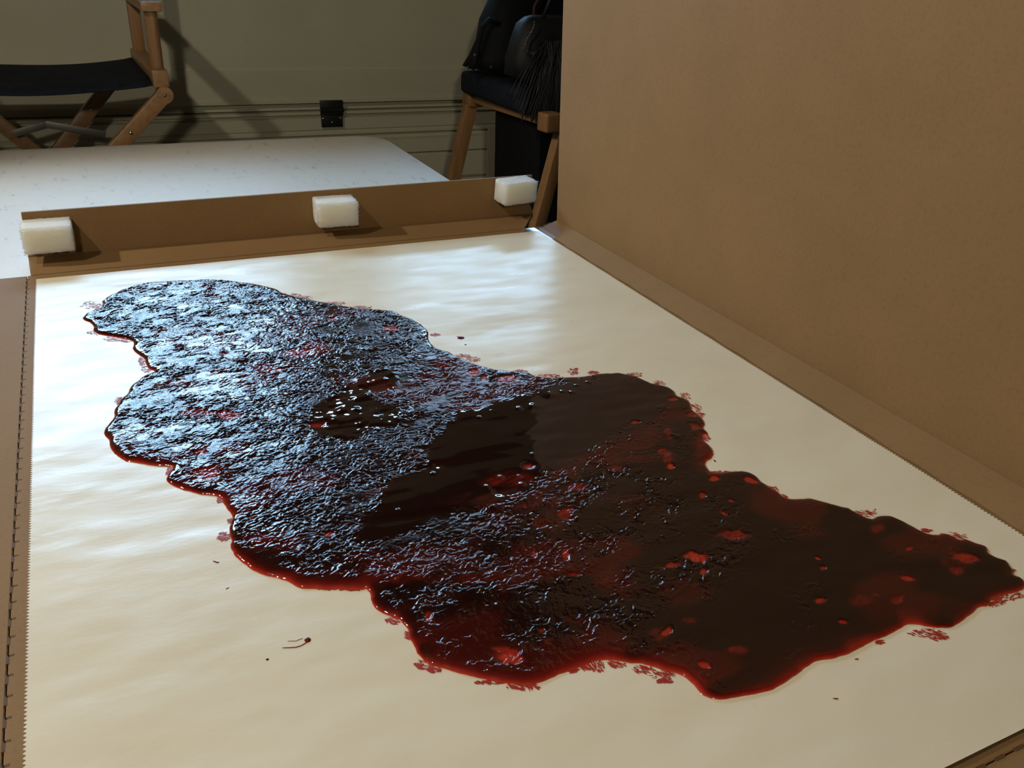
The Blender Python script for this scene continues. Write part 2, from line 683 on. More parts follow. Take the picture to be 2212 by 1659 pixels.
for yy, xb in ((1.1640, .6668), (.155, .6785)):
    for dx in (0.0, .005):
        q.append(bm.verts.new((xb + dx, yy, BT + .0105)))
        q.append(bm.verts.new((xb + lx + dx, yy, BT + .0105 + lz)))
f0, f0t, f1, f1t, n0, n0t, n1, n1t = q
for f in ((f0, f0t, n0t, n0), (f1, n1, n1t, f1t), (f0, f1, f1t, f0t), (n0, n0t, n1t, n1), (f0t, f1t, n1t, n0t), (f0, n0, n1, f1)):
    bm.faces.new(f)
lid = done('lid', bx(bm), M_KRAFT, box)
lid['label'] = 'tall standing lid panel'
# pale liner edge along the lid's far cut
bm = bmesh.new()
xb = .6668
add_bar(bm, (xb + .0015, 1.1646, BT + .0105), (xb + lx + .0015, 1.1646, BT + .0105 + lz), .0012, .0032, (1, 0, 0), 0)
done('cut_edge', bx(bm), M_KRAFT_EDGE, box)
# shallow fold crease on the far strip
bm = bmesh.new()
add_box(bm, (-.088, 1.1743, BT - .002), (.625, 1.1755, BT + .0002))
done('fold_crease', bx(bm), M_KRAFT_DARK, box)
# clear tape folded over the far corner of the hinge strip
bm = bmesh.new()
tp = [[(.607, 1.1735, BT + .0012), (.607, 1.118, BT + .0014)], [(.630, 1.1735, BT + .0012), (.630, 1.110, BT + .0014)], [(.638, 1.1690, BT + .0032), (.638, 1.112, BT + .0032)], [(.655, 1.1680, BT + .0094), (.656, 1.122, BT + .0094)]]
tv = [[bm.verts.new(p) for p in r] for r in tp]
for a, b in zip(tv, tv[1:]):
    bm.faces.new((a[0], a[1], b[1], b[0]))
t = done('clear_tape', bx(bm), M_TAPE, box)
t['label'] = 'shiny strip of clear tape over the corner'

# ------------------------------------------------------------------ foam blocks stuck to the far flap
def foam(loc, size, rz, rx, label, seed, group='white foam blocks on the far flap'):
    rng = random.Random(seed)
    bm = bmesh.new()
    add_box(bm, (-size[0] / 2, -size[1], -size[2] / 2), (size[0] / 2, 0, size[2] / 2), .0034, 3)
    bmesh.ops.subdivide_edges(bm, edges=[e for e in bm.edges if e.calc_length() > .004], cuts=14, use_grid_fill=True)
    for v in bm.verts:
        if v.co.y < -.002:
            v.co += Vector((rng.uniform(-1, 1), rng.uniform(-1, 1), rng.uniform(-1, 1))) * .00075
    # loose fibres along the torn edges
    for _ in range(700):
        e = rng.choice((0, 1, 2, 3))
        y = -rng.random() * size[1] if rng.random() < .35 else -size[1] + rng.uniform(0, .001)
        if e < 2:
            p = Vector((rng.uniform(-.5, .5) * size[0], y, (.5 if e else -.5) * size[2]))
        else:
            p = Vector(((.5 if e == 2 else -.5) * size[0], y, rng.uniform(-.5, .5) * size[2]))
        p *= .99
        d = Vector((rng.gauss(0, 1), rng.gauss(0, 1) - .3, rng.gauss(0, 1))) * .0016
        o = Vector((p.x, 0, p.z)).normalized() * .0022
        q = p + d * .5 + o
        s = Vector((rng.uniform(-1, 1), rng.uniform(-1, 1), rng.uniform(-1, 1))).normalized() * .00016
        bm.faces.new([bm.verts.new(c) for c in (p - s, p + s, q)])
    o = done('foam_block', bm, M_FOAM, None, 50)
    o.location = loc
    o.rotation_euler = (rx, 0, rz)
    return tag(o, label, 'foam block', group)


foam((-.0625, 1.2500, BT + .0345), (.0590, .043, .0345), 0.0, math.radians(2), 'white foam block at the far left end of the flap, overhanging its left edge', 1)
foam((.3225, 1.2500, BT + .0375), (.0610, .040, .0370), math.radians(-2), math.radians(3), 'white foam block stuck to the middle of the far flap', 2)
foam((.6205, 1.2500, BT + .0480), (.0620, .036, .0360), math.radians(9), math.radians(4), 'white foam block near the lid, poking above the flap', 3)

# ------------------------------------------------------------------ the paper sheet
PX0, PX1, PY0, PY1 = -.0805, .6255, .1775, 1.1500


def paper_z(x, y):
    x = np.asarray(x, dtype=np.float64)
    y = np.asarray(y, dtype=np.float64)
    h = (fbm(x * 9 + 3, y * 17 + 7, 11, 3) - .5) * .0021 + (fbm(x * 20 + y * 6, y * 50 + 1, 21, 2) - .5) * .0009
    e = np.minimum.reduce([(x - PX0) / .03, (PX1 - x) / .03, (y - PY0) / .03, (PY1 - y) / .03]).clip(0, 1)
    return ZP + .0018 + h * (.35 + .65 * e)


def make_paper():
    nx, ny = 190, 250
    X, Y = np.meshgrid(np.linspace(PX0, PX1, nx), np.linspace(PY0, PY1, ny))
    Z = paper_z(X, Y)
    V = np.stack([X, Y, Z], -1).reshape(-1, 3)
    I = np.arange(nx * ny).reshape(ny, nx)
    Q = np.stack([I[:-1, :-1], I[:-1, 1:], I[1:, 1:], I[1:, :-1]], -1).reshape(-1, 4)
    # saw-toothed cut along both long edges
    EV, EQ = [], []
    b = len(V)
    for xe, s in ((PX0, -1), (PX1, 1)):
        n = int((PY1 - PY0) / .0032)
        for i in range(n):
            y0 = PY0 + (PY1 - PY0) * i / n
            y1 = PY0 + (PY1 - PY0) * (i + 1) / n
            ym = (y0 + y1) / 2
            zz = paper_z([xe, xe, xe], [y0, ym, y1])
            k = b + len(EV)
            EV += [(xe, y0, zz[0]), (xe + s * .0019, ym, zz[1] + .0001), (xe, y1, zz[2]), (xe - s * .001, ym, zz[1])]
            EQ += [(k, k + 1, k + 2, k + 3) if s > 0 else (k + 3, k + 2, k + 1, k)]
    V = np.concatenate([V, np.array(EV)])
    Q = np.concatenate([Q, np.array(EQ)])
    return tag(arrays('paper_sheet', V, Q, M_PAPER), 'large cream waxed paper sheet lying in the open cardboard box', 'paper')


make_paper()

# traced contours on the paper plane, metres
OUTLINE= [(-0.0339,1.0034,0.003),(-0.0302,1.0136,0.003),(-0.0232,1.0199,0.003),(-0.0146,1.0258,0.003),(-0.0116,1.0383,0.003),(-0.0111,1.0473,0.003),(-0.0055,1.0579,0.003),(0.0043,1.0689,0.003),(0.0182,1.0822,0.003),(0.032,1.0894,0.003),(0.0485,1.0925,0.003),(0.0702,1.0905,0.003),(0.092,1.0869,0.003),(0.111,1.0824,0.003),(0.1299,1.0754,0.003),(0.1504,1.0608,0.003),(0.1647,1.0509,0.003),(0.1798,1.0339,0.003),(0.1878,1.0227,0.003),(0.1919,1.0097,0.003),(0.1982,0.9993,0.003),(0.207,0.9882,0.004),(0.2174,0.9767,0.005),(0.232,0.9622,0.005),(0.2459,0.9496,0.005),(0.2596,0.9371,0.005),(0.274,0.9276,0.004),(0.2884,0.918,0.004),(0.3018,0.9089,0.003),(0.307,0.8935,0.003),(0.3135,0.8808,0.003),(0.3191,0.8643,0.003),(0.321,0.8494,0.003),(0.3203,0.8385,0.003),(0.3153,0.8238,0.003),(0.3123,0.8115,0.003),(0.3123,0.7972,0.003),(0.316,0.787,0.003),(0.3224,0.7784,0.003),(0.3255,0.766,0.003),(0.3314,0.7541,0.003),(0.3386,0.7395,0.003),(0.347,0.7282,0.003),(0.3544,0.7208,0.003),(0.3628,0.7154,0.003),(0.3729,0.7083,0.003),(0.3821,0.7015,0.003),(0.3838,0.6951,0.003),(0.3929,0.6884,0.005),(0.4039,0.6832,0.006),(0.42,0.6773,0.006),(0.4356,0.675,0.005),(0.4495,0.6745,0.004),(0.4672,0.6704,0.003),(0.4722,0.6691,0.003),(0.4778,0.6641,0.003),(0.4852,0.6557,0.004),(0.4888,0.6452,0.004),(0.4916,0.6363,0.004),(0.4984,0.6293,0.004),(0.5037,0.6219,0.005),(0.5048,0.6127,0.006),(0.5015,0.6033,0.006),(0.5054,0.5944,0.007),(0.5046,0.5854,0.007),(0.4988,0.5754,0.008),(0.4985,0.5636,0.008),(0.4971,0.5544,0.008),(0.4938,0.547,0.008),(0.486,0.5397,0.008),(0.485,0.5327,0.008),(0.4831,0.5288,0.008),(0.4775,0.5292,0.009),(0.4723,0.5196,0.01),(0.4725,0.5143,0.01),(0.4706,0.5064,0.012),(0.4658,0.4981,0.012),(0.4597,0.4929,0.012),(0.4534,0.4913,0.01),(0.4487,0.4866,0.008),(0.4454,0.4784,0.006),(0.4465,0.4732,0.006),(0.4542,0.4702,0.006),(0.4629,0.4683,0.004),(0.4712,0.4659,0.004),(0.477,0.4605,0.004),(0.4788,0.4528,0.005),(0.4774,0.4457,0.006),(0.4783,0.4408,0.006),(0.48,0.4282,0.007),(0.4804,0.4201,0.007),(0.4859,0.415,0.006),(0.4981,0.4116,0.005),(0.5045,0.4048,0.005),(0.5116,0.3963,0.006),(0.5188,0.3878,0.006),(0.5202,0.3831,0.007),(0.5218,0.3756,0.007),(0.5251,0.3689,0.008),(0.5312,0.3698,0.009),(0.5382,0.369,0.009),(0.5445,0.3651,0.008),(0.548,0.3563,0.006),(0.5506,0.3447,0.005),(0.5539,0.3362,0.005),(0.5595,0.3333,0.005),(0.5652,0.3336,0.006),(0.569,0.3288,0.008),(0.5709,0.3217,0.008),(0.576,0.3215,0.008),(0.5797,0.3137,0.008),(0.5838,0.3065,0.009),(0.5787,0.3006,0.008),(0.58,0.2934,0.007),(0.5826,0.2894,0.008),(0.5786,0.2794,0.008),(0.5736,0.2757,0.008),(0.5758,0.2708,0.009),(0.5714,0.2643,0.009),(0.561,0.2621,0.009),(0.5449,0.2634,0.009),(0.5317,0.2636,0.008),(0.5273,0.2603,0.008),(0.5154,0.2616,0.007),(0.5076,0.2593,0.005),(0.492,0.2564,0.005),(0.4792,0.2555,0.005),(0.4713,0.2584,0.007),(0.4648,0.2625,0.009),(0.4587,0.267,0.012),(0.4526,0.2695,0.012),(0.4463,0.2679,0.012),(0.4346,0.2672,0.012),(0.4237,0.2671,0.012),(0.4078,0.2661,0.013),(0.3943,0.2651,0.013),(0.3827,0.2656,0.013),(0.3693,0.2683,0.015),(0.3605,0.2673,0.018),(0.3477,0.2639,0.018),(0.3305,0.2615,0.015),(0.3184,0.2624,0.012),(0.3058,0.2646,0.01),(0.2952,0.2669,0.009),(0.2897,0.2688,0.009),(0.2855,0.2725,0.01),(0.2835,0.2777,0.012),(0.2836,0.284,0.012),(0.2828,0.29,0.009),(0.2794,0.2951,0.009),(0.2729,0.3008,0.009),(0.2646,0.3097,0.009),(0.2578,0.3138,0.009),(0.2481,0.3209,0.009),(0.2371,0.3243,0.009),(0.2296,0.3242,0.009),(0.2208,0.3246,0.009),(0.2087,0.3236,0.008),(0.1972,0.3232,0.008),(0.1878,0.3253,0.007),(0.1776,0.3308,0.007),(0.1652,0.3405,0.007),(0.1561,0.3482,0.008),(0.1471,0.3571,0.008),(0.1386,0.3678,0.007),(0.1376,0.381,0.006),(0.1368,0.3884,0.006),(0.1389,0.396,0.006),(0.1372,0.4037,0.006),(0.1355,0.409,0.007),(0.13,0.4156,0.007),(0.1255,0.4237,0.007),(0.1254,0.4325,0.008),(0.1262,0.4392,0.01),(0.125,0.4438,0.014),(0.1203,0.4452,0.016),(0.1071,0.4507,0.016),(0.0921,0.4574,0.014),(0.0846,0.462,0.016),(0.0795,0.4703,0.016),(0.0742,0.4764,0.016),(0.0657,0.4828,0.016),(0.0585,0.4918,0.016),(0.0535,0.5023,0.016),(0.0497,0.5138,0.014),(0.0484,0.5234,0.01),(0.05,0.5309,0.006),(0.0511,0.5453,0.004),(0.0535,0.5536,0.004),(0.056,0.5627,0.004),(0.0539,0.5725,0.004),(0.0532,0.5814,0.004),(0.05,0.5921,0.005),(0.0392,0.6001,0.006),(0.0286,0.6098,0.006),(0.0192,0.6223,0.005),(0.016,0.63,0.004),(0.0176,0.6373,0.004),(0.0227,0.6471,0.005),(0.0191,0.6508,0.006),(0.0067,0.6579,0.007),(-0.0094,0.6702,0.007),(-0.013,0.6747,0.007),(-0.0203,0.69,0.006),(-0.0224,0.7037,0.005),(-0.022,0.7125,0.004),(-0.0256,0.7273,0.004),(-0.0216,0.7396,0.004),(-0.0163,0.7514,0.004),(-0.0142,0.7676,0.004),(-0.0093,0.7829,0.003),(-0.008,0.7853,0.003),(-0.0015,0.7967,0.003),(0.0024,0.81,0.003),(0.0091,0.8185,0.003),(0.0152,0.828,0.004),(0.0261,0.836,0.006),(0.0219,0.8453,0.006),(0.0202,0.8584,0.005),(0.0197,0.8713,0.004),(0.0145,0.8862,0.003),(0.0108,0.9026,0.003),(0.0133,0.9149,0.003),(0.007,0.929,0.004),(-0.0115,0.9442,0.004),(-0.0202,0.9524,0.004),(-0.0246,0.9659,0.003),(-0.0236,0.9736,0.003),(-0.0264,0.9869,0.003),(-0.0313,0.9942,0.003)]
PATCH= [(0.0547,0.7314,0.0174,-0.0066,-0.0018,-0.0132,0.3),(0.0791,0.7166,0.0093,-0.0035,-0.0017,-0.0104,0.22),(0.0424,0.7999,0.0094,0.0025,0,-0.0081,0.3),(0.1668,0.828,0.0171,-0.0023,-0.002,-0.0102,0.2),(0.1896,0.8296,0.012,-0.0043,-0.0041,-0.0159,0.35),(0.1322,0.8018,0.0157,-0.0057,-0.0022,-0.0105,0.32),(0.0983,0.8466,0.0057,-0.0086,-0.0023,-0.007,0.28),(0.1003,0.8892,0.0083,-0.0029,-0.0012,-0.0073,0.4),(0.112,1.0137,0.0072,-0.0024,-0.0014,-0.0091,0.4),(0.1046,1.057,0.0053,-0.0017,-0.0011,-0.0081,0.4),(0.2822,0.856,0.0119,-0.0042,-0.0029,-0.0087,0.2),(0.2275,0.9033,0.004,-0.0014,-0.0014,-0.0053,0.2),(0.0488,0.6608,0.0059,-0.0001,-0.0003,-0.0061,0.25),(0.0459,0.6276,0.0107,-0.0004,-0.0005,-0.0092,0.22),(0.0308,0.7718,0.004,-0.0015,-0.0005,-0.0047,0.4),(0.3275,0.7203,0.0105,0.0001,-0.0027,-0.008,0.15),(0.3318,0.7063,0.0045,-0.0017,-0.0039,-0.0086,0.2),(0.3535,0.6961,0.0136,-0.005,-0.0041,-0.0085,0.22),(0.3316,0.6718,0.0052,-0.0019,-0.0021,-0.0045,0.5),(0.3018,0.747,0.0064,-0.0023,-0.002,-0.0051,0.45),(0.0687,0.5506,0.0029,-0.0012,-0.0006,-0.0029,0.2),(0.1175,0.51,0.0052,0.001,-0.0002,-0.0033,0.15),(0.1546,0.401,0.0025,-0.0011,-0.0017,-0.0045,0.2),(0.1881,0.3476,0.0082,-0.0067,-0.0031,-0.0045,0.1),(0.1887,0.3542,0.0072,-0.0053,-0.0017,-0.0027,0.18),(0.2709,0.4234,0.0026,0,-0.0027,-0.0078,0.2),(0.2481,0.4316,0.0014,-0.0032,-0.0022,-0.0021,0.2),(0.2664,0.4001,0.0059,-0.0016,-0.0011,-0.0022,0.25),(0.2947,0.4648,0.0075,-0.003,-0.0054,-0.0097,0.3),(0.2801,0.4623,0.0135,-0.0055,-0.0057,-0.0106,0.55),(0.4151,0.4934,0.001,-0.004,-0.0046,-0.0037,0.12),(0.4237,0.5177,0.0088,-0.0034,-0.0041,-0.0059,0.28),(0.4195,0.5045,0.0039,-0.0015,-0.0063,-0.0089,0.35),(0.4463,0.5412,0.0033,-0.0013,-0.006,-0.0085,0.35),(0.4286,0.5709,0.0046,-0.0018,-0.002,-0.003,0.25),(0.4403,0.4633,0.0049,-0.0019,-0.0027,-0.0035,0.1),(0.4681,0.4486,0.0037,-0.0044,-0.0034,-0.0031,0.12),(0.4138,0.4466,0.0033,-0.0013,-0.0025,-0.0033,0.18),(0.4319,0.4316,0.0022,-0.0025,-0.002,-0.0019,0.12),(0.4149,0.4192,0.0024,-0.0037,-0.0025,-0.0021,0.2),(0.4028,0.3937,0.0123,-0.005,-0.0049,-0.0061,0.27),(0.3617,0.3822,0.0064,-0.0068,-0.0057,-0.0055,0.12),(0.3387,0.3825,0.0097,-0.0026,-0.0022,-0.0036,0.18),(0.3535,0.3669,0.0035,-0.0014,-0.0029,-0.0038,0.15),(0.295,0.3272,0.0061,0.0017,-0.0004,-0.0032,0.12),(0.2887,0.3262,0.0063,-0.0026,-0.0034,-0.0049,0.4),(0.3132,0.3289,0.0041,-0.0017,-0.0016,-0.0022,0.4),(0.2988,0.2922,0.0028,-0.0035,-0.0022,-0.0018,0.1),(0.3266,0.2946,0.0073,-0.0031,-0.0024,-0.0029,0.35),(0.5214,0.3282,0.0035,-0.0014,-0.0028,-0.0025,0.2),(0.4904,0.3038,0.004,-0.0032,-0.0029,-0.0021,0.15),(0.5531,0.3032,0.0086,-0.007,-0.006,-0.004,0.2),(0.5351,0.295,0.0054,-0.0022,-0.0047,-0.0038,0.28),(0.5419,0.3025,0.0088,-0.0036,-0.0124,-0.0101,0.5),(0.4454,0.3467,0.0018,-0.0027,-0.002,-0.0014,0.15),(0.4407,0.3361,0.0016,-0.0024,-0.0024,-0.0017,0.25),(0.4138,0.3096,0.0043,-0.0018,-0.0032,-0.0033,0.22),(0.4122,0.2869,0.0033,-0.0026,-0.0019,-0.0016,0.18),(0.4647,0.2884,0.0044,-0.0018,-0.0035,-0.0032,0.25),(0.438,0.2985,0.0056,-0.0023,-0.0041,-0.0039,0.42),(0.5175,0.3555,0.0057,-0.0023,-0.0043,-0.0041,0.42),(0.4466,0.4701,0.0077,-0.003,-0.0037,-0.0048,0.35),(0.4583,0.5018,0.008,-0.0031,-0.0148,-0.0194,0.45),(0.4784,0.5426,0.0059,-0.0023,-0.0054,-0.0072,0.25),(0.4928,0.5657,0.0079,-0.003,-0.0046,-0.0061,0.3),(0.4902,0.597,0.004,-0.0015,-0.0023,-0.0033,0.25),(0.2185,0.3603,0.0028,-0.0012,-0.0012,-0.0022,0.25),(0.2165,0.3499,0.0044,-0.0019,-0.0019,-0.0036,0.5),(0.4,0.5121,0.0234,-0.0091,-0.0043,-0.0064,0.6),(0.3237,0.4946,0.008,-0.0032,-0.0024,-0.0041,0.35),(0.3687,0.5085,0.0076,-0.003,-0.0024,-0.0038,0.4),(0.2747,0.5264,0.0181,-0.0072,-0.0042,-0.0087,0.45),(0.2988,0.5397,0.0052,-0.0021,-0.0016,-0.0033,0.3),(0.1476,0.6734,0.0101,-0.0039,-0.0014,-0.0057,0.3),(0.2036,0.7458,0.0259,-0.0096,-0.0034,-0.0117,0.6),(0.2792,0.4925,0.042,-0.0168,-0.0058,-0.0114,0.6),(0.1903,0.4261,0.0181,-0.0075,-0.0023,-0.0054,0.55),(0.1461,0.447,0.0209,-0.0086,-0.0022,-0.0065,0.5),(0.0804,0.5156,0.0186,-0.0076,-0.0023,-0.0107,0.5),(0.2884,0.3803,0.0092,-0.0038,-0.0037,-0.0059,0.55),(0.2426,0.3595,0.0086,-0.0036,-0.0017,-0.003,0.6),(0.3289,0.3531,0.0123,-0.0051,-0.007,-0.0095,0.6)]
BUBBLE= [(0.35139,0.63385,0.0051,0.001),(0.33657,0.6345,0.00325,0.0008),(0.29357,0.63159,0.00246,0.0009),(0.22706,0.56938,0.00506,-0.001),(0.21879,0.55889,0.00249,0.0009),(0.29958,0.53944,0.00579,-0.0011),(0.26891,0.53243,0.00281,0.0009),(0.2841,0.52793,0.0022,0.0008),(0.25241,0.5243,0.00307,0.0008),(0.25804,0.5128,0.00486,-0.0009),(0.28043,0.5161,0.00372,0.0009),(0.17457,0.51961,0.00202,0.0008),(0.31072,0.55421,0.00263,0.0009),(0.30022,0.45739,0.00294,0.001),(0.29109,0.45082,0.00145,0.0008),(0.18221,0.72025,0.00711,0.001),(0.19374,0.72826,0.00577,-0.001),(0.2084,0.71456,0.00791,0.0009),(0.20935,0.7491,0.00519,0.0009),(0.22089,0.73941,0.00518,-0.0009),(0.23394,0.73461,0.00594,0.001),(0.17123,0.69681,0.0076,-0.0009),(0.19073,0.68659,0.00416,0.001),(0.20643,0.67875,0.00556,0.001),(0.1694,0.67411,0.00811,0.0009),(0.15542,0.67038,0.006,-0.0008),(0.21038,0.64943,0.00542,0.0011),(0.18476,0.6592,0.00403,0.0009),(0.23442,0.75884,0.0038,0.001),(0.24767,0.7461,0.00454,0.0009),(0.213,0.72949,0.00329,0.001),(0.37891,0.64688,0.00825,0.001),(0.39325,0.64886,0.00303,0.0009),(0.40116,0.64381,0.00379,0.0009),(0.42816,0.6575,0.00351,0.001),(0.41315,0.65539,0.00308,0.0009),(0.44091,0.66961,0.00317,0.001),(0.24786,0.6777,0.00498,0.001),(0.15691,0.69274,0.00341,0.0009),(0.1926,0.70833,0.00354,-0.0008),(0.22738,0.66609,0.00626,0.0009),(0.45287,0.2964,0.00245,0.0009),(0.39081,0.39854,0.00294,-0.0008)]
POOL_A= [(0.2748,0.6434),(0.3094,0.6399),(0.3341,0.6554),(0.3614,0.6534),(0.3873,0.6726),(0.4273,0.6656),(0.4672,0.6657),(0.485,0.631),(0.48,0.5905),(0.4413,0.5661),(0.4084,0.5557),(0.3535,0.5384),(0.3125,0.5228),(0.2772,0.4968),(0.2392,0.495),(0.2042,0.4961),(0.1737,0.4957),(0.1381,0.4863),(0.135,0.5114),(0.1534,0.536),(0.184,0.5586),(0.2125,0.5813),(0.2402,0.6031)]
POOL_B= [(0.1399,0.6763),(0.1603,0.7057),(0.1909,0.7345),(0.2137,0.7475),(0.2421,0.7594),(0.246,0.7411),(0.2362,0.7125),(0.212,0.7112),(0.2188,0.6886),(0.2324,0.6738),(0.213,0.6439),(0.1933,0.6514),(0.1758,0.6364),(0.1502,0.6505)]
RIGHT= [(0.4711,0.5939),(0.4299,0.4395),(0.3824,0.3578),(0.3326,0.3314),(0.3169,0.2965),(0.3032,0.2615),(0.5147,0.2218),(0.6368,0.3085),(0.5251,0.6052)]
SMEAR= [(-0.0225,1.0375,0.0126,-0.0043,-0.0005,-0.0134,0.8043,0.5942),(-0.0203,0.9551,0.0109,-0.0038,-0.0003,-0.0065,0.6553,-0.7554),(0.0071,0.9247,0.0063,-0.0022,-0.0004,-0.0062,0.9428,-0.3333),(-0.0039,0.9324,0.0117,-0.0041,-0.0005,-0.0075,0.8554,-0.5179),(0.0176,0.8674,0.0034,-0.0012,-0.0009,-0.0113,0.7003,0.7139),(0.0202,0.846,0.0051,-0.0018,-0.001,-0.0108,0.8853,0.465),(-0.0096,0.784,0.0031,-0.0012,-0.0006,-0.0095,0.9017,0.4324),(0.1985,1.0009,0.0138,-0.0046,-0.0017,-0.0076,0.5994,-0.8004),(0.212,0.9849,0.0106,-0.0036,-0.0022,-0.009,0.85,-0.5267),(0.2422,0.9571,0.0158,-0.0053,-0.0016,-0.0058,0.7773,-0.6292),(0.2701,0.9336,0.0158,-0.0054,-0.0017,-0.0056,0.8728,-0.488),(0.325,0.8272,0.005,-0.0017,-0.0019,-0.0048,0.9434,-0.3316),(0.3331,0.7646,0.0076,-0.0027,-0.0023,-0.0054,0.6105,-0.7921),(0.3403,0.7534,0.0076,-0.0027,-0.0027,-0.0063,0.4826,-0.8758),(0.3739,0.7102,0.0083,-0.003,-0.0019,-0.0039,0.8553,-0.5182),(0.4013,0.6887,0.0129,-0.0047,-0.002,-0.0038,0.7896,-0.6137),(0.4299,0.6898,0.0066,-0.0024,-0.0044,-0.0078,0.9331,0.3596),(0.4475,0.6787,0.0057,-0.0021,-0.0034,-0.0057,0.7365,-0.6764),(0.4867,0.6597,0.0085,-0.0031,-0.0031,-0.0047,0.9972,-0.0748),(0.4985,0.6337,0.0075,-0.0028,-0.0037,-0.0053,0.7363,-0.6767),(0.5076,0.5989,0.0055,-0.002,-0.0061,-0.0083,0.1586,-0.9873),(0.5044,0.5753,0.0062,-0.0023,-0.0059,-0.0079,0.1643,-0.9864),(0.5002,0.5629,0.0044,-0.0017,-0.0035,-0.0046,0.4562,-0.8899),(0.4776,0.5238,0.0037,-0.0014,-0.0042,-0.0055,0.1944,-0.9809),(0.4528,0.4716,0.0093,-0.0036,-0.0014,-0.0018,0.9308,-0.3654),(0.4784,0.4333,0.0053,-0.0021,-0.0038,-0.0044,0.077,-0.997),(0.4795,0.4219,0.0037,-0.0015,-0.0024,-0.0027,0.2114,-0.9774),(0.5272,0.3768,0.0095,-0.0038,-0.004,-0.0039,0.6423,-0.7664),(0.5563,0.3404,0.0043,-0.0017,-0.0021,-0.0018,0.769,-0.6392),(0.5722,0.3262,0.0086,-0.0035,-0.0047,-0.0038,0.6415,-0.7671),(0.5466,0.2627,0.013,-0.0054,-0.0064,-0.0048,0.9998,-0.022),(0.5301,0.2617,0.0096,-0.004,-0.0044,-0.0034,0.9952,-0.0981),(0.4596,0.258,0.012,-0.0051,-0.0037,-0.0032,0.6905,-0.7233),(0.4641,0.2524,0.006,-0.0025,-0.0037,-0.0031,0.5661,-0.8243),(0.4228,0.2643,0.0023,-0.001,-0.0014,-0.0013,0.9214,-0.3886),(0.2368,0.3198,0.0043,-0.0018,-0.0024,-0.004,0.0641,-0.9979),(0.2301,0.3227,0.0032,-0.0014,-0.0016,-0.0027,0.2603,-0.9655),(0.2487,0.3169,0.0054,-0.0023,-0.0017,-0.0027,0.4435,-0.8963),(0.2624,0.306,0.0065,-0.0028,-0.0019,-0.0029,0.6373,-0.7706),(0.2704,0.2973,0.007,-0.003,-0.002,-0.0028,0.8692,-0.4944),(0.2689,0.2926,0.0043,-0.0018,-0.0011,-0.0015,0.9198,-0.3924),(0.2207,0.3238,0.0038,-0.0016,-0.0009,-0.0017,0.9998,0.0212),(0.1841,0.3249,0.0067,-0.0029,-0.001,-0.0019,0.5766,-0.817),(0.1921,0.3219,0.0036,-0.0016,-0.0012,-0.0023,0.4846,-0.8747),(0.1701,0.3348,0.0104,-0.0044,-0.0006,-0.0013,0.8345,-0.5509),(0.1375,0.3641,0.0053,-0.0022,-0.0012,-0.0032,0.5862,-0.8102),(0.1422,0.358,0.0042,-0.0018,-0.0008,-0.0021,0.6648,-0.747),(0.1328,0.4078,0.0045,-0.0019,-0.0012,-0.0037,0.6531,-0.7572),(0.1371,0.3909,0.0019,-0.0008,-0.0011,-0.0031,0.6567,-0.7542),(0.1063,0.4526,0.0099,-0.0041,-0.0006,-0.0023,1,0.0069),(0.1162,0.4474,0.007,-0.0029,-0.0005,-0.0018,0.8281,-0.5605),(0.046,0.5384,0.0043,-0.0018,-0.0009,-0.0056,0.9975,0.0706),(0.0518,0.588,0.0033,-0.0013,-0.0008,-0.0051,0.8561,0.5167),(0.0194,0.6439,0.0034,-0.0014,-0.0006,-0.0057,0.6635,0.7482),(0.0543,0.5564,0.0016,-0.0006,-0.0008,-0.0047,0.9276,-0.3735),(0.4763,0.4386,0.003,-0.0012,-0.0019,-0.0022,0.211,-0.9775),(0.5757,0.2811,0.0054,-0.0022,-0.002,-0.0015,0.9852,-0.1715)]
TAIL_A= [(0.0609,0.4111),(0.0649,0.4096),(0.0689,0.4083),(0.0725,0.4085),(0.0751,0.4096),(0.0776,0.4103)]
TAIL_B= [(0.0653,0.4154),(0.0702,0.4136),(0.0726,0.4141),(0.0747,0.4141)]
DROPS= [(0.35003,0.81225,0.00449,0.00512),(0.3474,0.79121,0.0013,0.00148),(0.07708,0.41178,0.00204,0.00225),(0.05049,0.40514,0.00099,0.00086),(0.46007,0.4887,0.00093,0.00175),(0.53958,0.37808,0.0008,0.00086)]
STREAK= [[(0.0346,0.5131),(0.036,0.5117),(0.037,0.5102),(0.0383,0.5102)], [(0.038,0.4793),(0.0391,0.4804),(0.0403,0.4804)], [(0.357,0.2407),(0.3585,0.2399),(0.3599,0.2391)], [(0.3952,0.2599),(0.3962,0.2592),(0.3975,0.2593)]]

# ------------------------------------------------------------------ the red paint
def catmull(P, n=4):
    P = np.array(P)
    m = len(P)
    o = []
    for i in range(m):
        a, b, c, d = P[i - 1], P[i], P[(i + 1) % m], P[(i + 2) % m]
        for k in range(n):
            t = k / n
            o.append(.5 * ((2 * b) + (-a + c) * t + (2 * a - 5 * b + 4 * c - d) * t * t + (-a + 3 * b - 3 * c + d) * t ** 3))
    return np.array(o)


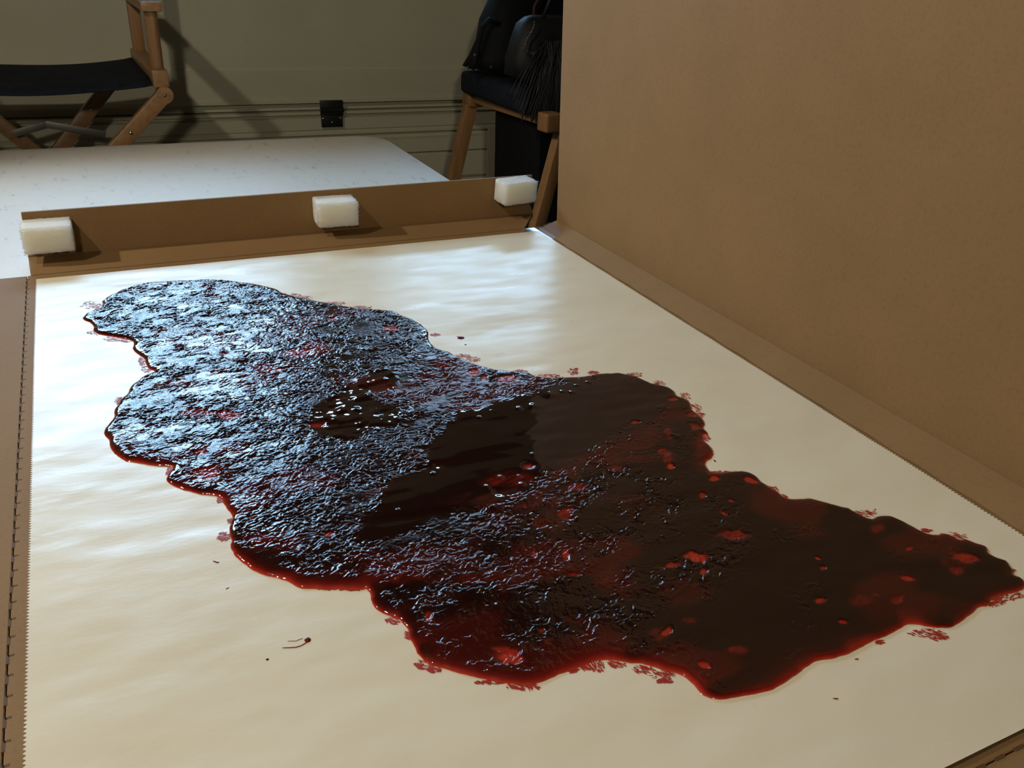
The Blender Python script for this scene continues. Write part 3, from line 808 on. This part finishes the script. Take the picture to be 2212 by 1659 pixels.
def signed_dist(X, Y, poly, attr=None):
    """positive inside; attr: a value per polygon point, taken from the nearest edge"""
    px, py = X.ravel(), Y.ravel()
    A = np.asarray(poly, dtype=np.float64)[:, :2]
    B = np.roll(A, -1, 0)
    best = np.full(px.shape, 1e9)
    ins = np.zeros(px.shape, bool)
    who = np.zeros(px.shape, np.int32)
    for i in range(len(A)):
        ax, ay = A[i]
        bx_, by = B[i]
        dx, dy = bx_ - ax, by - ay
        l2 = dx * dx + dy * dy + 1e-18
        t = (((px - ax) * dx + (py - ay) * dy) / l2).clip(0, 1)
        d = (px - ax - t * dx) ** 2 + (py - ay - t * dy) ** 2
        m = d < best
        best[m] = d[m]
        who[m] = i
        c = (ay > py) != (by > py)
        if abs(dy) > 1e-12:
            ins ^= c & (px < dx * (py - ay) / dy + ax)
    d = np.sqrt(best)
    d[~ins] *= -1
    d = d.reshape(X.shape)
    if attr is not None:
        return d, np.asarray(attr)[who].reshape(X.shape)
    return d


def blur(a, k):
    for ax in (0, 1):
        p = np.concatenate([np.repeat(np.take(a, [0], ax), k, ax), a, np.repeat(np.take(a, [-1], ax), k + 1, ax)], ax)
        c = np.cumsum(p, ax)
        n = a.shape[ax]
        a = (np.take(c, range(2 * k + 1, 2 * k + 1 + n), ax) - np.take(c, range(0, n), ax)) / (2 * k + 1)
    return a


def upsample(a, x0, y0, h, X, Y):
    fx, fy = (X - x0) / h, (Y - y0) / h
    i = np.clip(np.floor(fx).astype(int), 0, a.shape[1] - 2)
    j = np.clip(np.floor(fy).astype(int), 0, a.shape[0] - 2)
    fx, fy = fx - i, fy - j
    return (a[j, i] * (1 - fx) + a[j, i + 1] * fx) * (1 - fy) + (a[j + 1, i] * (1 - fx) + a[j + 1, i + 1] * fx) * fy


def sstep(a, lo, hi):
    t = ((a - lo) / (hi - lo)).clip(0, 1)
    return t * t * (3 - 2 * t)


def make_paint(step=.0006):
    C = catmull(OUTLINE, 4)
    x0, x1, y0, y1 = C[:, 0].min() - .006, C[:, 0].max() + .006, C[:, 1].min() - .006, C[:, 1].max() + .006
    h = .0022
    cx, cy = np.arange(x0, x1 + h, h), np.arange(y0, y1 + h, h)
    GX, GY = np.meshgrid(cx, cy)
    D, W = signed_dist(GX, GY, C, C[:, 2])
    W = blur(W, 4)
    PA = signed_dist(GX, GY, catmull(POOL_A, 3))
    PB = signed_dist(GX, GY, catmull(POOL_B, 3))
    RT = signed_dist(GX, GY, catmull(RIGHT, 3))
    nx, ny = int((x1 - x0) / step), int((y1 - y0) / step)
    X, Y = np.meshgrid(x0 + np.arange(nx) * step, y0 + np.arange(ny) * step)
    d = upsample(D, x0, y0, h, X, Y)
    # ragged contour
    d = d + (fbm(X * 160, Y * 160, 31, 2) - .5) * .0013
    keep = d > -2.5 * step
    w = upsample(W, x0, y0, h, X, Y)
    pa = upsample(PA, x0, y0, h, X, Y)
    pb = upsample(PB, x0, y0, h, X, Y)
    rt = upsample(RT, x0, y0, h, X, Y)
    # how rough the skin is: 1 = combed and crinkled, 0 = smooth wet pool
    jit = (fbm(X * 45, Y * 60, 41, 3) - .5) * .030
    rough = 1 - sstep(pa + jit, -.004, .008)
    rough *= 1 - .96 * sstep(pb + jit * .35, -.004, .004)
    patchy = fbm(X * 26, Y * 40, 51, 3)
    # the right-hand half dries smooth, with scattered crinkled islands
    g = sstep(X * .72 + (.62 - Y) * .55, .20, .37)
    isl = sstep(patchy, .42, .60)
    rough *= 1 - g * (1 - .20 - .62 * isl)
    isl2 = sstep(patchy, .66, .74)
    rough *= 1 - sstep(rt + jit * .6, -.010, .015) * (1 - .55 * isl2)
    rough *= .55 + .45 * sstep(patchy, .30, .46)
    rough *= sstep(d + jit * .12, .0016, .0075)
    rough *= sstep(d - w * .6 + jit * .2, -.004, .005) * .9 + .1
    # crinkles: warped ridges, longest across the sheet
    wx = (fbm(X * 90, Y * 90, 61, 2) - .5) * .009
    wy = (fbm(X * 90 + 9, Y * 90, 71, 2) - .5) * .009
    c, s = math.cos(.35), math.sin(.35)
    U, Vv = (X + wx) * c + (Y + wy) * s, -(X + wx) * s + (Y + wy) * c
    r1 = vnoise(U * 210, Vv * 330, 81)
    clump = .45 + 1.1 * sstep(fbm(U * 75, Vv * 130, 181, 2), .28, .72)
    r2 = vnoise(U * 450 + 3, Vv * 700, 91)
    r3 = vnoise(U * 640, Vv * 900, 95)
    relief = ((r1 - .5) * .00105 + (r2 - .5) * .00105 + (r3 - .5) * .00035) * clump
    dim = sstep(fbm(X * 70 + 3, Y * 110, 151, 2), .30, .44)          # small smooth dents among the crinkles
    relief = relief * (.22 + .78 * dim)
    fleck = sstep(vnoise(X * 520, Y * 520, 161), .86, .96) * sstep(fbm(X * 34, Y * 44, 171, 2), .40, .60)
    fleck = fleck * g * (1 - .8 * sstep(rt, -.03, .02)) * (1 - sstep(pa, -.004, .006))
    relief = relief + 0
    slow = (fbm(X * 30, Y * 45, 101, 2) - .5) * .0012
    wave = (vnoise(X * 75, Y * 110, 111) - .5) * .0019 * (1 - sstep(-pb, -.006, .004)) + (vnoise(X * 140, Y * 190, 112) - .5) * .00035 * (1 - sstep(-pb, -.006, .004))
    body = .0026
    edge = 1 - np.exp(-np.maximum(d, 0) / .0022)
    z = body * edge + (relief * rough + slow * (.10 + .90 * rough) * (1 - .9 * sstep(pa, -.005, .01)) + wave + fleck * .00032) * sstep(d, 0, .006)
    # depth of colour
    film = 1 - np.exp(-np.maximum(d, 0) / (w * .45))
    film *= 1 - .46 * sstep(fbm(X * 17 + 5, Y * 24, 121, 3), .46, .68) * (1 - sstep(pa, -.01, .01))
    streak = fbm((X * c + Y * s) * 70, (-X * s + Y * c) * 420, 131, 2)
    for (ex, ey, ax, ay, bx_, by, val) in PATCH:
        det = ax * by - ay * bx_
        u, v = ((X - ex) * by - (Y - ey) * bx_) / det, (-(X - ex) * ay + (Y - ey) * ax) / det
        q = np.sqrt(u * u + v * v) + (fbm(X * 120, Y * 160, 141, 2) - .5) * 1.0
        m = 1 - sstep(q, .55, 1.25 if val < .35 else 1.7)
        tgt = val * (.6 + .9 * streak)
        film = film * (1 - m) + np.minimum(film, tgt) * m
        if val < .33:
            z -= m * .0011 * sstep(d, 0, .004) * (1 - .25 * rough)
    for (ex, ey, r, hh) in BUBBLE:
        q = ((X - ex) ** 2 + ((Y - ey) * .9) ** 2) / (r * r)
        z += hh * .95 * np.exp(-q * 1.6)
        film -= (.14 if hh < 0 else .05) * np.exp(-q)
    z = np.maximum(z, .00018)
    z[d <= 0] = .00004
    # mesh: pull the outermost vertices back onto the contour
    gy, gx = np.gradient(d, step)
    gl = np.maximum(np.hypot(gx, gy), 1e-6)
    out = d < 0
    X = np.where(out, X + (-d) * gx / gl / gl, X)
    Y = np.where(out, Y + (-d) * gy / gl / gl, Y)
    inside = d > 0
    cell = inside[:-1, :-1] | inside[1:, :-1] | inside[:-1, 1:] | inside[1:, 1:]
    I = np.arange(nx * ny).reshape(ny, nx)
    Q = np.stack([I[:-1, :-1], I[:-1, 1:], I[1:, 1:], I[1:, :-1]], -1)[cell]
    used = np.unique(Q)
    mp = np.zeros(nx * ny, np.int32)
    mp[used] = np.arange(len(used))
    Z = paper_z(X.ravel()[used], Y.ravel()[used]) + .00015 + z.ravel()[used]
    V = np.stack([X.ravel()[used], Y.ravel()[used], Z], -1)
    o = arrays('paint_puddle', V, mp[Q], M_PAINT)
    for nm, a in (('film_depth', film), ('skin', rough)):
        at = o.data.attributes.new(nm, 'FLOAT', 'POINT')
        at.data.foreach_set('value', a.ravel()[used].clip(0, 1).astype(np.float32))
    return o


def stroke_cluster(rng, ex, ey, ax, ay, bx_, by, dx, dy):
    V, F = [], []
    la, lb = math.hypot(ax, ay), math.hypot(bx_, by)
    n = int(20 + 2300 * (la + lb))
    for _ in range(n):
        a, r = rng.uniform(0, 2 * math.pi), math.sqrt(rng.random())
        u, v = r * math.cos(a), r * math.sin(a)
        px, py = ex + ax * u + bx_ * v, ey + ay * u + by * v
        ln = rng.uniform(.0012, .0065) * (1.15 - .5 * r)
        wd = rng.uniform(.00018, .00060)
        th_ = math.atan2(dy, dx) + rng.gauss(0, .22)
        cx_, sy = math.cos(th_), math.sin(th_)
        z = float(paper_z(px, py)) + .00018 + rng.random() * .0001
        bend = rng.gauss(0, .12) * ln
        k = len(V)
        for t, ww in ((-.5, .25), (-.2, 1), (.2, .9), (.5, .12)):
            q = px + cx_ * ln * t - sy * bend * (t * t), py + sy * ln * t + cx_ * bend * (t * t)
            for s_ in (-1, 1):
                V.append((q[0] - sy * wd * ww * s_, q[1] + cx_ * wd * ww * s_, z + (.00010 if abs(t) < .3 else 0)))
        for i in range(3):
            b = k + i * 2
            F.append((b, b + 1, b + 3, b + 2))
    return V, F


paint = tag(make_paint(), 'large glossy dark red paint puddle spread diagonally over the cream paper sheet', 'paint')
rng_ = random.Random(5)
for sm in SMEAR:
    V_, F_ = stroke_cluster(rng_, *sm)
    s_ = arrays('brush_smear', V_, F_, M_SMEAR, paint)


def drop(x, y, rx, ry, label, hh=.0009):
    bm = bmesh.new()
    n, rings = 20, 5
    prev = None
    z0 = float(paper_z(x, y)) + .0001
    for i in range(rings):
        t = 1 - i / rings
        ring = [bm.verts.new((rx * t * math.cos(2 * math.pi * k / n), ry * t * math.sin(2 * math.pi * k / n), hh * (1 - t ** 3.5))) for k in range(n)]
        if prev:
            for k in range(n):
                bm.faces.new((prev[k], prev[(k + 1) % n], ring[(k + 1) % n], ring[k]))
        prev = ring
    top = bm.verts.new((0, 0, hh))
    for k in range(n):
        bm.faces.new((prev[k], prev[(k + 1) % n], top))
    o = done('paint_drop', bm, M_DROP, None, True)
    o.location = (x, y, z0)
    return tag(o, label, 'paint drop', 'small paint drops on the paper')


def trail(name, pts, r, label, parent=None, off=(0, 0, 0)):
    bm = bmesh.new()
    P_ = [Vector((x, y, float(paper_z(x, y)) + .0002)) - Vector(off) for x, y in pts]
    P2 = []
    for i in range(len(P_) - 1):
        for k in range(4):
            P2.append(P_[i].lerp(P_[i + 1], k / 4))
    P2.append(P_[-1])
    m = len(P2)
    add_tube(bm, P2, [r * (.4 + .6 * math.sin(math.pi * (i + .6) / (m + .4)) ** .5) for i in range(m)], 6)
    o = done(name, bm, M_DROP, parent, True)
    if parent is None:
        tag(o, label, 'paint streak', 'tiny paint streaks on the paper')
    return o


M_DROP = mat('red_paint_drop', (.14, .012, .008), .12, .5)
dl = ['round dark red paint drop alone on the paper beyond the puddle', 'tiny dark paint speck just right of the round drop beyond the puddle',
      'red paint drop with a curved tail on the bare left half of the paper', 'small brown paint dot left of and below the tailed drop',
      'tiny paint speck in the notch of the puddle edge facing the lid', 'tiny dark paint speck between the puddle tail and the lid']
for i, (x, y, rx, ry) in enumerate(DROPS):
    o = drop(x, y, rx, ry, dl[i], .0009 if rx > .002 else .0004)
    if i == 2:
        trail('tail', TAIL_A, .00032, None, o, o.location)
        trail('tail', TAIL_B, .00016, None, o, o.location)
sl = ['short red paint streak left of the puddle, nearest its lower left lobe', 'small curled dark fibre of paint below the short red streak',
      'short dark red paint dash lying near the lower right corner of the paper', 'faint brown paint smudge between the puddle and the dash at lower right']
for p_, l_ in zip(STREAK, sl):
    trail('paint_streak', p_, .00042 if 'curled' not in l_ else .00022, l_)

# ------------------------------------------------------------------ director's chairs
def director_chair(label, loc, rz, w, dep, zr, mirror_links=True):
    """origin on the floor under the seat centre; rails run front (-y) to back (+y)"""
    c = tag(empty('directors_chair', loc, rz), label, 'chair')
    hx, hy = w / 2, dep / 2
    rb, rt = zr - .037, zr
    for s in (-1, 1):
        bm = bmesh.new()
        add_box(bm, (s * hx - .017, -hy, rb), (s * hx + .017, hy, rt), .004)
        rail = done('side_rail', bm, M_WOOD, c, 40)
        bm = bmesh.new()
        add_box(bm, (s * hx - .022, -hy - .004, zr + .118), (s * hx + .022, hy + .03, zr + .138), .006)
        done('armrest', bm, M_WOOD, c, 40)
        bm = bmesh.new()
        add_tube(bm, [(s * hx, -hy + .032, rt - .002), (s * hx - .001, -hy + .030, zr + .06), (s * hx, -hy + .026, zr + .121)], [.0135, .0145, .0135], 14)
        done('front_post', bm, M_WOODZ, c, 50)
        bm = bmesh.new()
        yb = hy - .05
        add_box(bm, (s * hx - .014, yb - .012, rt - .002), (s * hx + .014, yb + .012, zr + .46), .005, 2)
        done('back_post', bm, M_WOODZ, c, 40)
        # lower frame
        bm = bmesh.new()
        add_box(bm, (s * hx - .016, -hy, .30), (s * hx + .016, hy, .334), .004)
        done('lower_rail', bm, M_WOOD, c, 40)
        for yy in (-hy + .03, hy - .03):
            bm = bmesh.new()
            add_box(bm, (s * hx - .015, yy - .014, 0), (s * hx + .015, yy + .014, .302), .003)
            done('foot_post', bm, M_WOODZ, c, 40)
    zl = .334
    for yy, o1 in ((-hy + .010, .012), (hy - .060, .012)):
        for s in (1, -1):
            y_ = yy + (0 if s > 0 else .027)
            bm = bmesh.new()
            top = Vector((s * (hx + .004 - (.062 if yy > 0 else 0)), y_, rb - .016))
            bot = Vector((-s * (hx - .01), y_, zl + .012))
            add_bar(bm, top, bot, .022, .033, (0, 1, 0) if False else (1, 0, 1), .004, .012)
            add_tube(bm, [(top.x, y_ - .0105, top.z), (top.x, y_ + .0105, top.z)], .0185, 18)
            lg = done('leg', bm, M_WOOD, c, 40)
            d = (bot - top).normalized()
            for dist, r in ((.0, .0042), (.113, .0046)):
                bm = bmesh.new()
                q = top + d * dist
                add_dome(bm, (q.x, y_ - .0108, q.z), r, (0, -1, 0), .6)
                done('bolt', bm, M_DARKSTEEL if dist == 0 else M_STEEL, lg, True)
    # folding spreader at the back
    zs = zr - .175
    yb = hy - .078
    for a, b in (((.018, yb, zs + .006), (.134, yb - .003, zs - .020)), ((.014, yb + .004, zs + .006), (-.055, yb, zs - .010))):
        bm = bmesh.new()
        add_bar(bm, a, b, .003, .017, (0, 0, 1), .001, .008)
        done('spreader_link', bm, M_DARKSTEEL, c, 40)
    # slung seat
    nx, ny = 24, 14
    V, Q = [], []
    for j in range(ny + 1):
        for i in range(nx + 1):
            u, v = i / nx, j / ny
            sag = 4 * u * (1 - u)
            x = (-hx + .016) + (w - .032) * u
            y = -hy + .012 + (dep - .03) * v
            z = zr - .021 - .020 * (sag ** .7) * (.75 + .25 * math.sin(math.pi * v)) + .0012 * math.sin(9 * u + 5 * v) - .010 * max(0, 1 - v * 7)
            V.append((x, y, z))
    for j in range(ny):
        for i in range(nx):
            a = j * (nx + 1) + i
            Q.append((a, a + 1, a + nx + 2, a + nx + 1))
    seat = arrays('seat', V, Q, M_NAVY, c)
    sm_ = seat.modifiers.new('thickness', 'SOLIDIFY')
    sm_.thickness = .003
    # slung back
    V, Q = [], []
    for j in range(9):
        for i in range(nx + 1):
            u, v = i / nx, j / 8
            x = (-hx - .015) + (w + .03) * u
            V.append((x, hy - .05 - .016 + .035 * math.sin(math.pi * u), zr + .235 + .19 * v))
    for j in range(8):
        for i in range(nx):
            a = j * (nx + 1) + i
            Q.append((a, a + 1, a + nx + 2, a + nx + 1))
    back = arrays('backrest', V, Q, M_NAVY, c)
    sm_ = back.modifiers.new('thickness', 'SOLIDIFY')
    sm_.thickness = .003
    return c


lc = director_chair("wooden director's chair with an empty navy canvas seat behind the table", (-.086, 2.305, 0), math.radians(2.0), .505, .41, .880)


def folding_stool(label, loc, rz, w, dep, zr):
    c = tag(empty('wooden_stool', loc, rz), label, 'stool')
    hx, hy = w / 2, dep / 2
    for s in (-1, 1):
        bm = bmesh.new()
        add_box(bm, (s * hx - .013, -hy + .02, zr - .034), (s * hx + .013, hy - .02, zr - .006), .003)
        done('side_rail', bm, M_WOOD, c, 40)
        for e in (-1, 1):
            bm = bmesh.new()
            add_box(bm, (s * hx - .024, e * hy - .022, zr - .046), (s * hx + .024, e * hy + .022, zr), .006, 3)
            done('corner_block', bm, M_WOODZ, c, 40)
            bm = bmesh.new()
            x0_ = s * hx + s * .004
            if e < 0:
                x0_ = s * (hx - .047)
            add_bar(bm, (x0_, e * hy + .002, zr - .03), (x0_ + s * .19, e * hy + .002, .006), .030, .034, (1, 0, 0), .004)
            done('leg', bm, M_WOODZ, c, 40)
    for e in (-1, 1):
        bm = bmesh.new()
        add_bar(bm, (-hx + .02, e * hy + .004, zr - .028), (hx - .02, e * hy + .004, zr - .028), .022, .032, (0, 0, 1), .003)
        done('apron', bm, M_WOOD, c, 40)
        bm = bmesh.new()
        add_bar(bm, (-hx - .10, e * hy + .002, .34), (hx + .10, e * hy + .002, .34), .022, .03, (0, 0, 1), .003)
        done('stretcher', bm, M_WOOD, c, 40)
    return c


rc = folding_stool('wooden stool with a thick navy seat, holding black bags, half hidden by the box lid', (1.262, 2.118, 0), math.radians(7.0), .480, .375, .802)
# thick navy seat pad and the dark pouch under the right-hand chair
bm = bmesh.new()
add_box(bm, (-.285, -.153, .803), (.24, .19, .862), .018, 3)
for v in bm.verts:
    v.co.z += .004 * math.sin(v.co.x * 23 + v.co.y * 11) + (-.012 if v.co.x < -.25 else 0)
pad = done('seat_pad', bm, M_NAVY, rc, 60)
bm = bmesh.new()
add_box(bm, (-.215, -.10, .36), (.20, .12, .762), .02, 3)
bmesh.ops.subdivide_edges(bm, edges=bm.edges[:], cuts=3, use_grid_fill=True)
for v in bm.verts:
    k = (.762 - v.co.z) / .40
    v.co.x += .010 * math.sin(v.co.z * 25 + v.co.y * 20) * k + .02 * k * (1 if v.co.x < 0 else -1)
    v.co.y += .012 * math.sin(v.co.x * 30) * k
pouch = done('storage_pouch', bm, M_BLACK, rc, True)

# ------------------------------------------------------------------ backpack and fringed handbag on the right-hand chair
def soft_body(name, secs, m, parent, n=28, p=3.2):
    """stack of rounded-rectangle sections (cx, cy, z, half width, half depth)"""
    V, Q = [], []
    for (cx, cy, z, a, b) in secs:
        for k in range(n):
            t = 2 * math.pi * k / n
            ct, st = math.cos(t), math.sin(t)
            r = (abs(ct) ** p + abs(st) ** p) ** (-1 / p)
            wob = 1 + .03 * math.sin(5 * t + z * 60) + .02 * math.sin(3 * t - z * 110)
            V.append((cx + a * ct * r * wob, cy + b * st * r * wob, z))
    for i in range(len(secs) - 1):
        for k in range(n):
            Q.append((i * n + k, i * n + (k + 1) % n, (i + 1) * n + (k + 1) % n, (i + 1) * n + k))
    bm = bmesh.new()
    vs = [bm.verts.new(v) for v in V]
    for q in Q:
        bm.faces.new([vs[i] for i in q])
    bm.faces.new(vs[:n][::-1])
    bm.faces.new(vs[-n:])
    return done(name, bm, m, parent, True)


zb = .868
pack = tag(empty('backpack', (1.105, 2.185, zb)), "black fabric backpack standing on the wooden stool behind the fringed handbag", 'bag')
soft_body('body', [(0, 0, 0, .150, .06), (.0, 0, .004, .160, .070), (.005, 0, .03, .155, .075), (.008, .0, .07, .140, .075), (.012, .005, .12, .125, .070), (.03, .012, .18, .118, .062),
                   (.06, .016, .24, .105, .052), (.08, .018, .27, .08, .035), (.085, .02, .278, .05, .02)], M_BLACK, pack)
bm = bmesh.new()
add_tube(bm, [(-.100, -.05, .115), (-.128, -.055, .125), (-.150, -.058, .105), (-.160, -.06, .07), (-.166, -.06, .03), (-.176, -.06, .006)], [.007] * 6, 8)
done('shoulder_strap', bm, M_BLACK, pack, True)
for p_ in ((-.172, -.070, .042), (-.128, -.078, .014), (-.060, -.085, .010), (-.188, -.062, .010)):
    bm = bmesh.new()
    add_box(bm, (p_[0] - .004, p_[1] - .003, p_[2] - .003), (p_[0] + .004, p_[1] + .001, p_[2] + .003), .001)
    done('buckle', bm, M_STEEL, pack, 40)
bm = bmesh.new()
add_tube(bm, [(.0, -.075, .10), (-.018, -.085, .135), (-.018, -.085, .160), (.0, -.08, .185), (.05, -.07, .20)], .004, 8)
cord = done('drawcord', bm, mat('dusky_red_cord', (.10, .025, .03), .6), pack, True)
cord['label'] = 'dusky red cord loop'

M_FRINGE = mat('worn_black_suede', (.022, .023, .025), .55, .4)
hb = tag(empty('fringed_handbag', (1.085, 2.030, zb)), "black suede handbag with long fringes spilling over the wooden stool's navy seat", 'handbag')
soft_body('body', [(0, 0, 0, .085, .05), (0, 0, .004, .095, .058), (0, 0, .04, .098, .060), (.002, 0, .09, .090, .052), (.006, 0, .125, .078, .040), (.008, 0, .14, .066, .026), (.008, 0, .145, .05, .014)], M_LEATHER, hb)
rngf = random.Random(12)
HB = Vector(hb.location)
V_, Q_ = [], []
for i in range(150):
    u = rngf.random()
    a_ = Vector((1.052 + .040 * u, 1.962 - rngf.uniform(0, .006), .962 - .030 * rngf.random())) - HB
    zx = .945 + .20 * (.25 * u + .75 * rngf.random())
    b_end = Vector((zx, 1.934 - rngf.uniform(0, .006), .782 + rngf.uniform(-.012, .02) + max(0, (.985 - zx)) * 1.6)) - HB
    pts_ = []
    for k in range(10):
        t = k / 9
        q = a_.lerp(b_end, t)
        q.x += (b_end.x - a_.x) * (t ** .75 - t) * .9 + rngf.gauss(0, .0006)
        q.z += .018 * math.sin(math.pi * t) * (1 if b_end.x < a_.x else .3)
        q.y -= .010 * math.sin(math.pi * t)
        pts_.append(q)
    v_, q_ = tube_arrays(pts_, [.0013] * 9 + [.0006], 4)
    b_ = len(V_)
    V_ += v_
    Q_ += [tuple(a + b_ for a in q) for q in q_]
fr = arrays('fringe', V_, Q_, M_FRINGE, hb)
fr['kind'] = 'stuff'
fr['label'] = 'long thin fringe strands hanging over the seat edge'
M_BEAD = mat('dull_brass_bead', (.09, .075, .05), .4, .5, .3)
arc = [(1.021, 1.000), (1.018, .986), (1.010, .974), (1.003, .963), (.999, .951), (.997, .940), (1.007, .933), (1.021, .930), (1.038, .936), (1.048, .947)]
bm = bmesh.new()
for a_, b2 in zip(arc, arc[1:]):
    for k in range(4):
        t = k / 4
        q = Vector((a_[0] + (b2[0] - a_[0]) * t + rngf.gauss(0, .0012), 1.965 + rngf.gauss(0, .001), a_[1] + (b2[1] - a_[1]) * t + rngf.gauss(0, .0012))) - HB
        bmesh.ops.create_icosphere(bm, subdivisions=1, radius=.0030, matrix=Matrix.Translation(q))
br = done('braided_trim', bm, M_BEAD, hb, True)
br['label'] = 'arc of small dull brass beads'
bm = bmesh.new()
add_tube(bm, [(.018 + .014 * math.cos(a), -.076, .034 + .013 * math.sin(a)) for a in np.linspace(0, 2 * math.pi, 20)[:-1]], .0015, 8, True)
done('metal_ring', bm, M_STEEL, hb, True)
bm = bmesh.new()
add_tube(bm, [(-.02, -.02, .138), (-.005, -.03, .185), (.03, -.035, .205), (.07, -.03, .205), (.10, -.02, .17), (.10, -.01, .12)], .0045, 8)
done('handle', bm, M_LEATHER, hb, True)
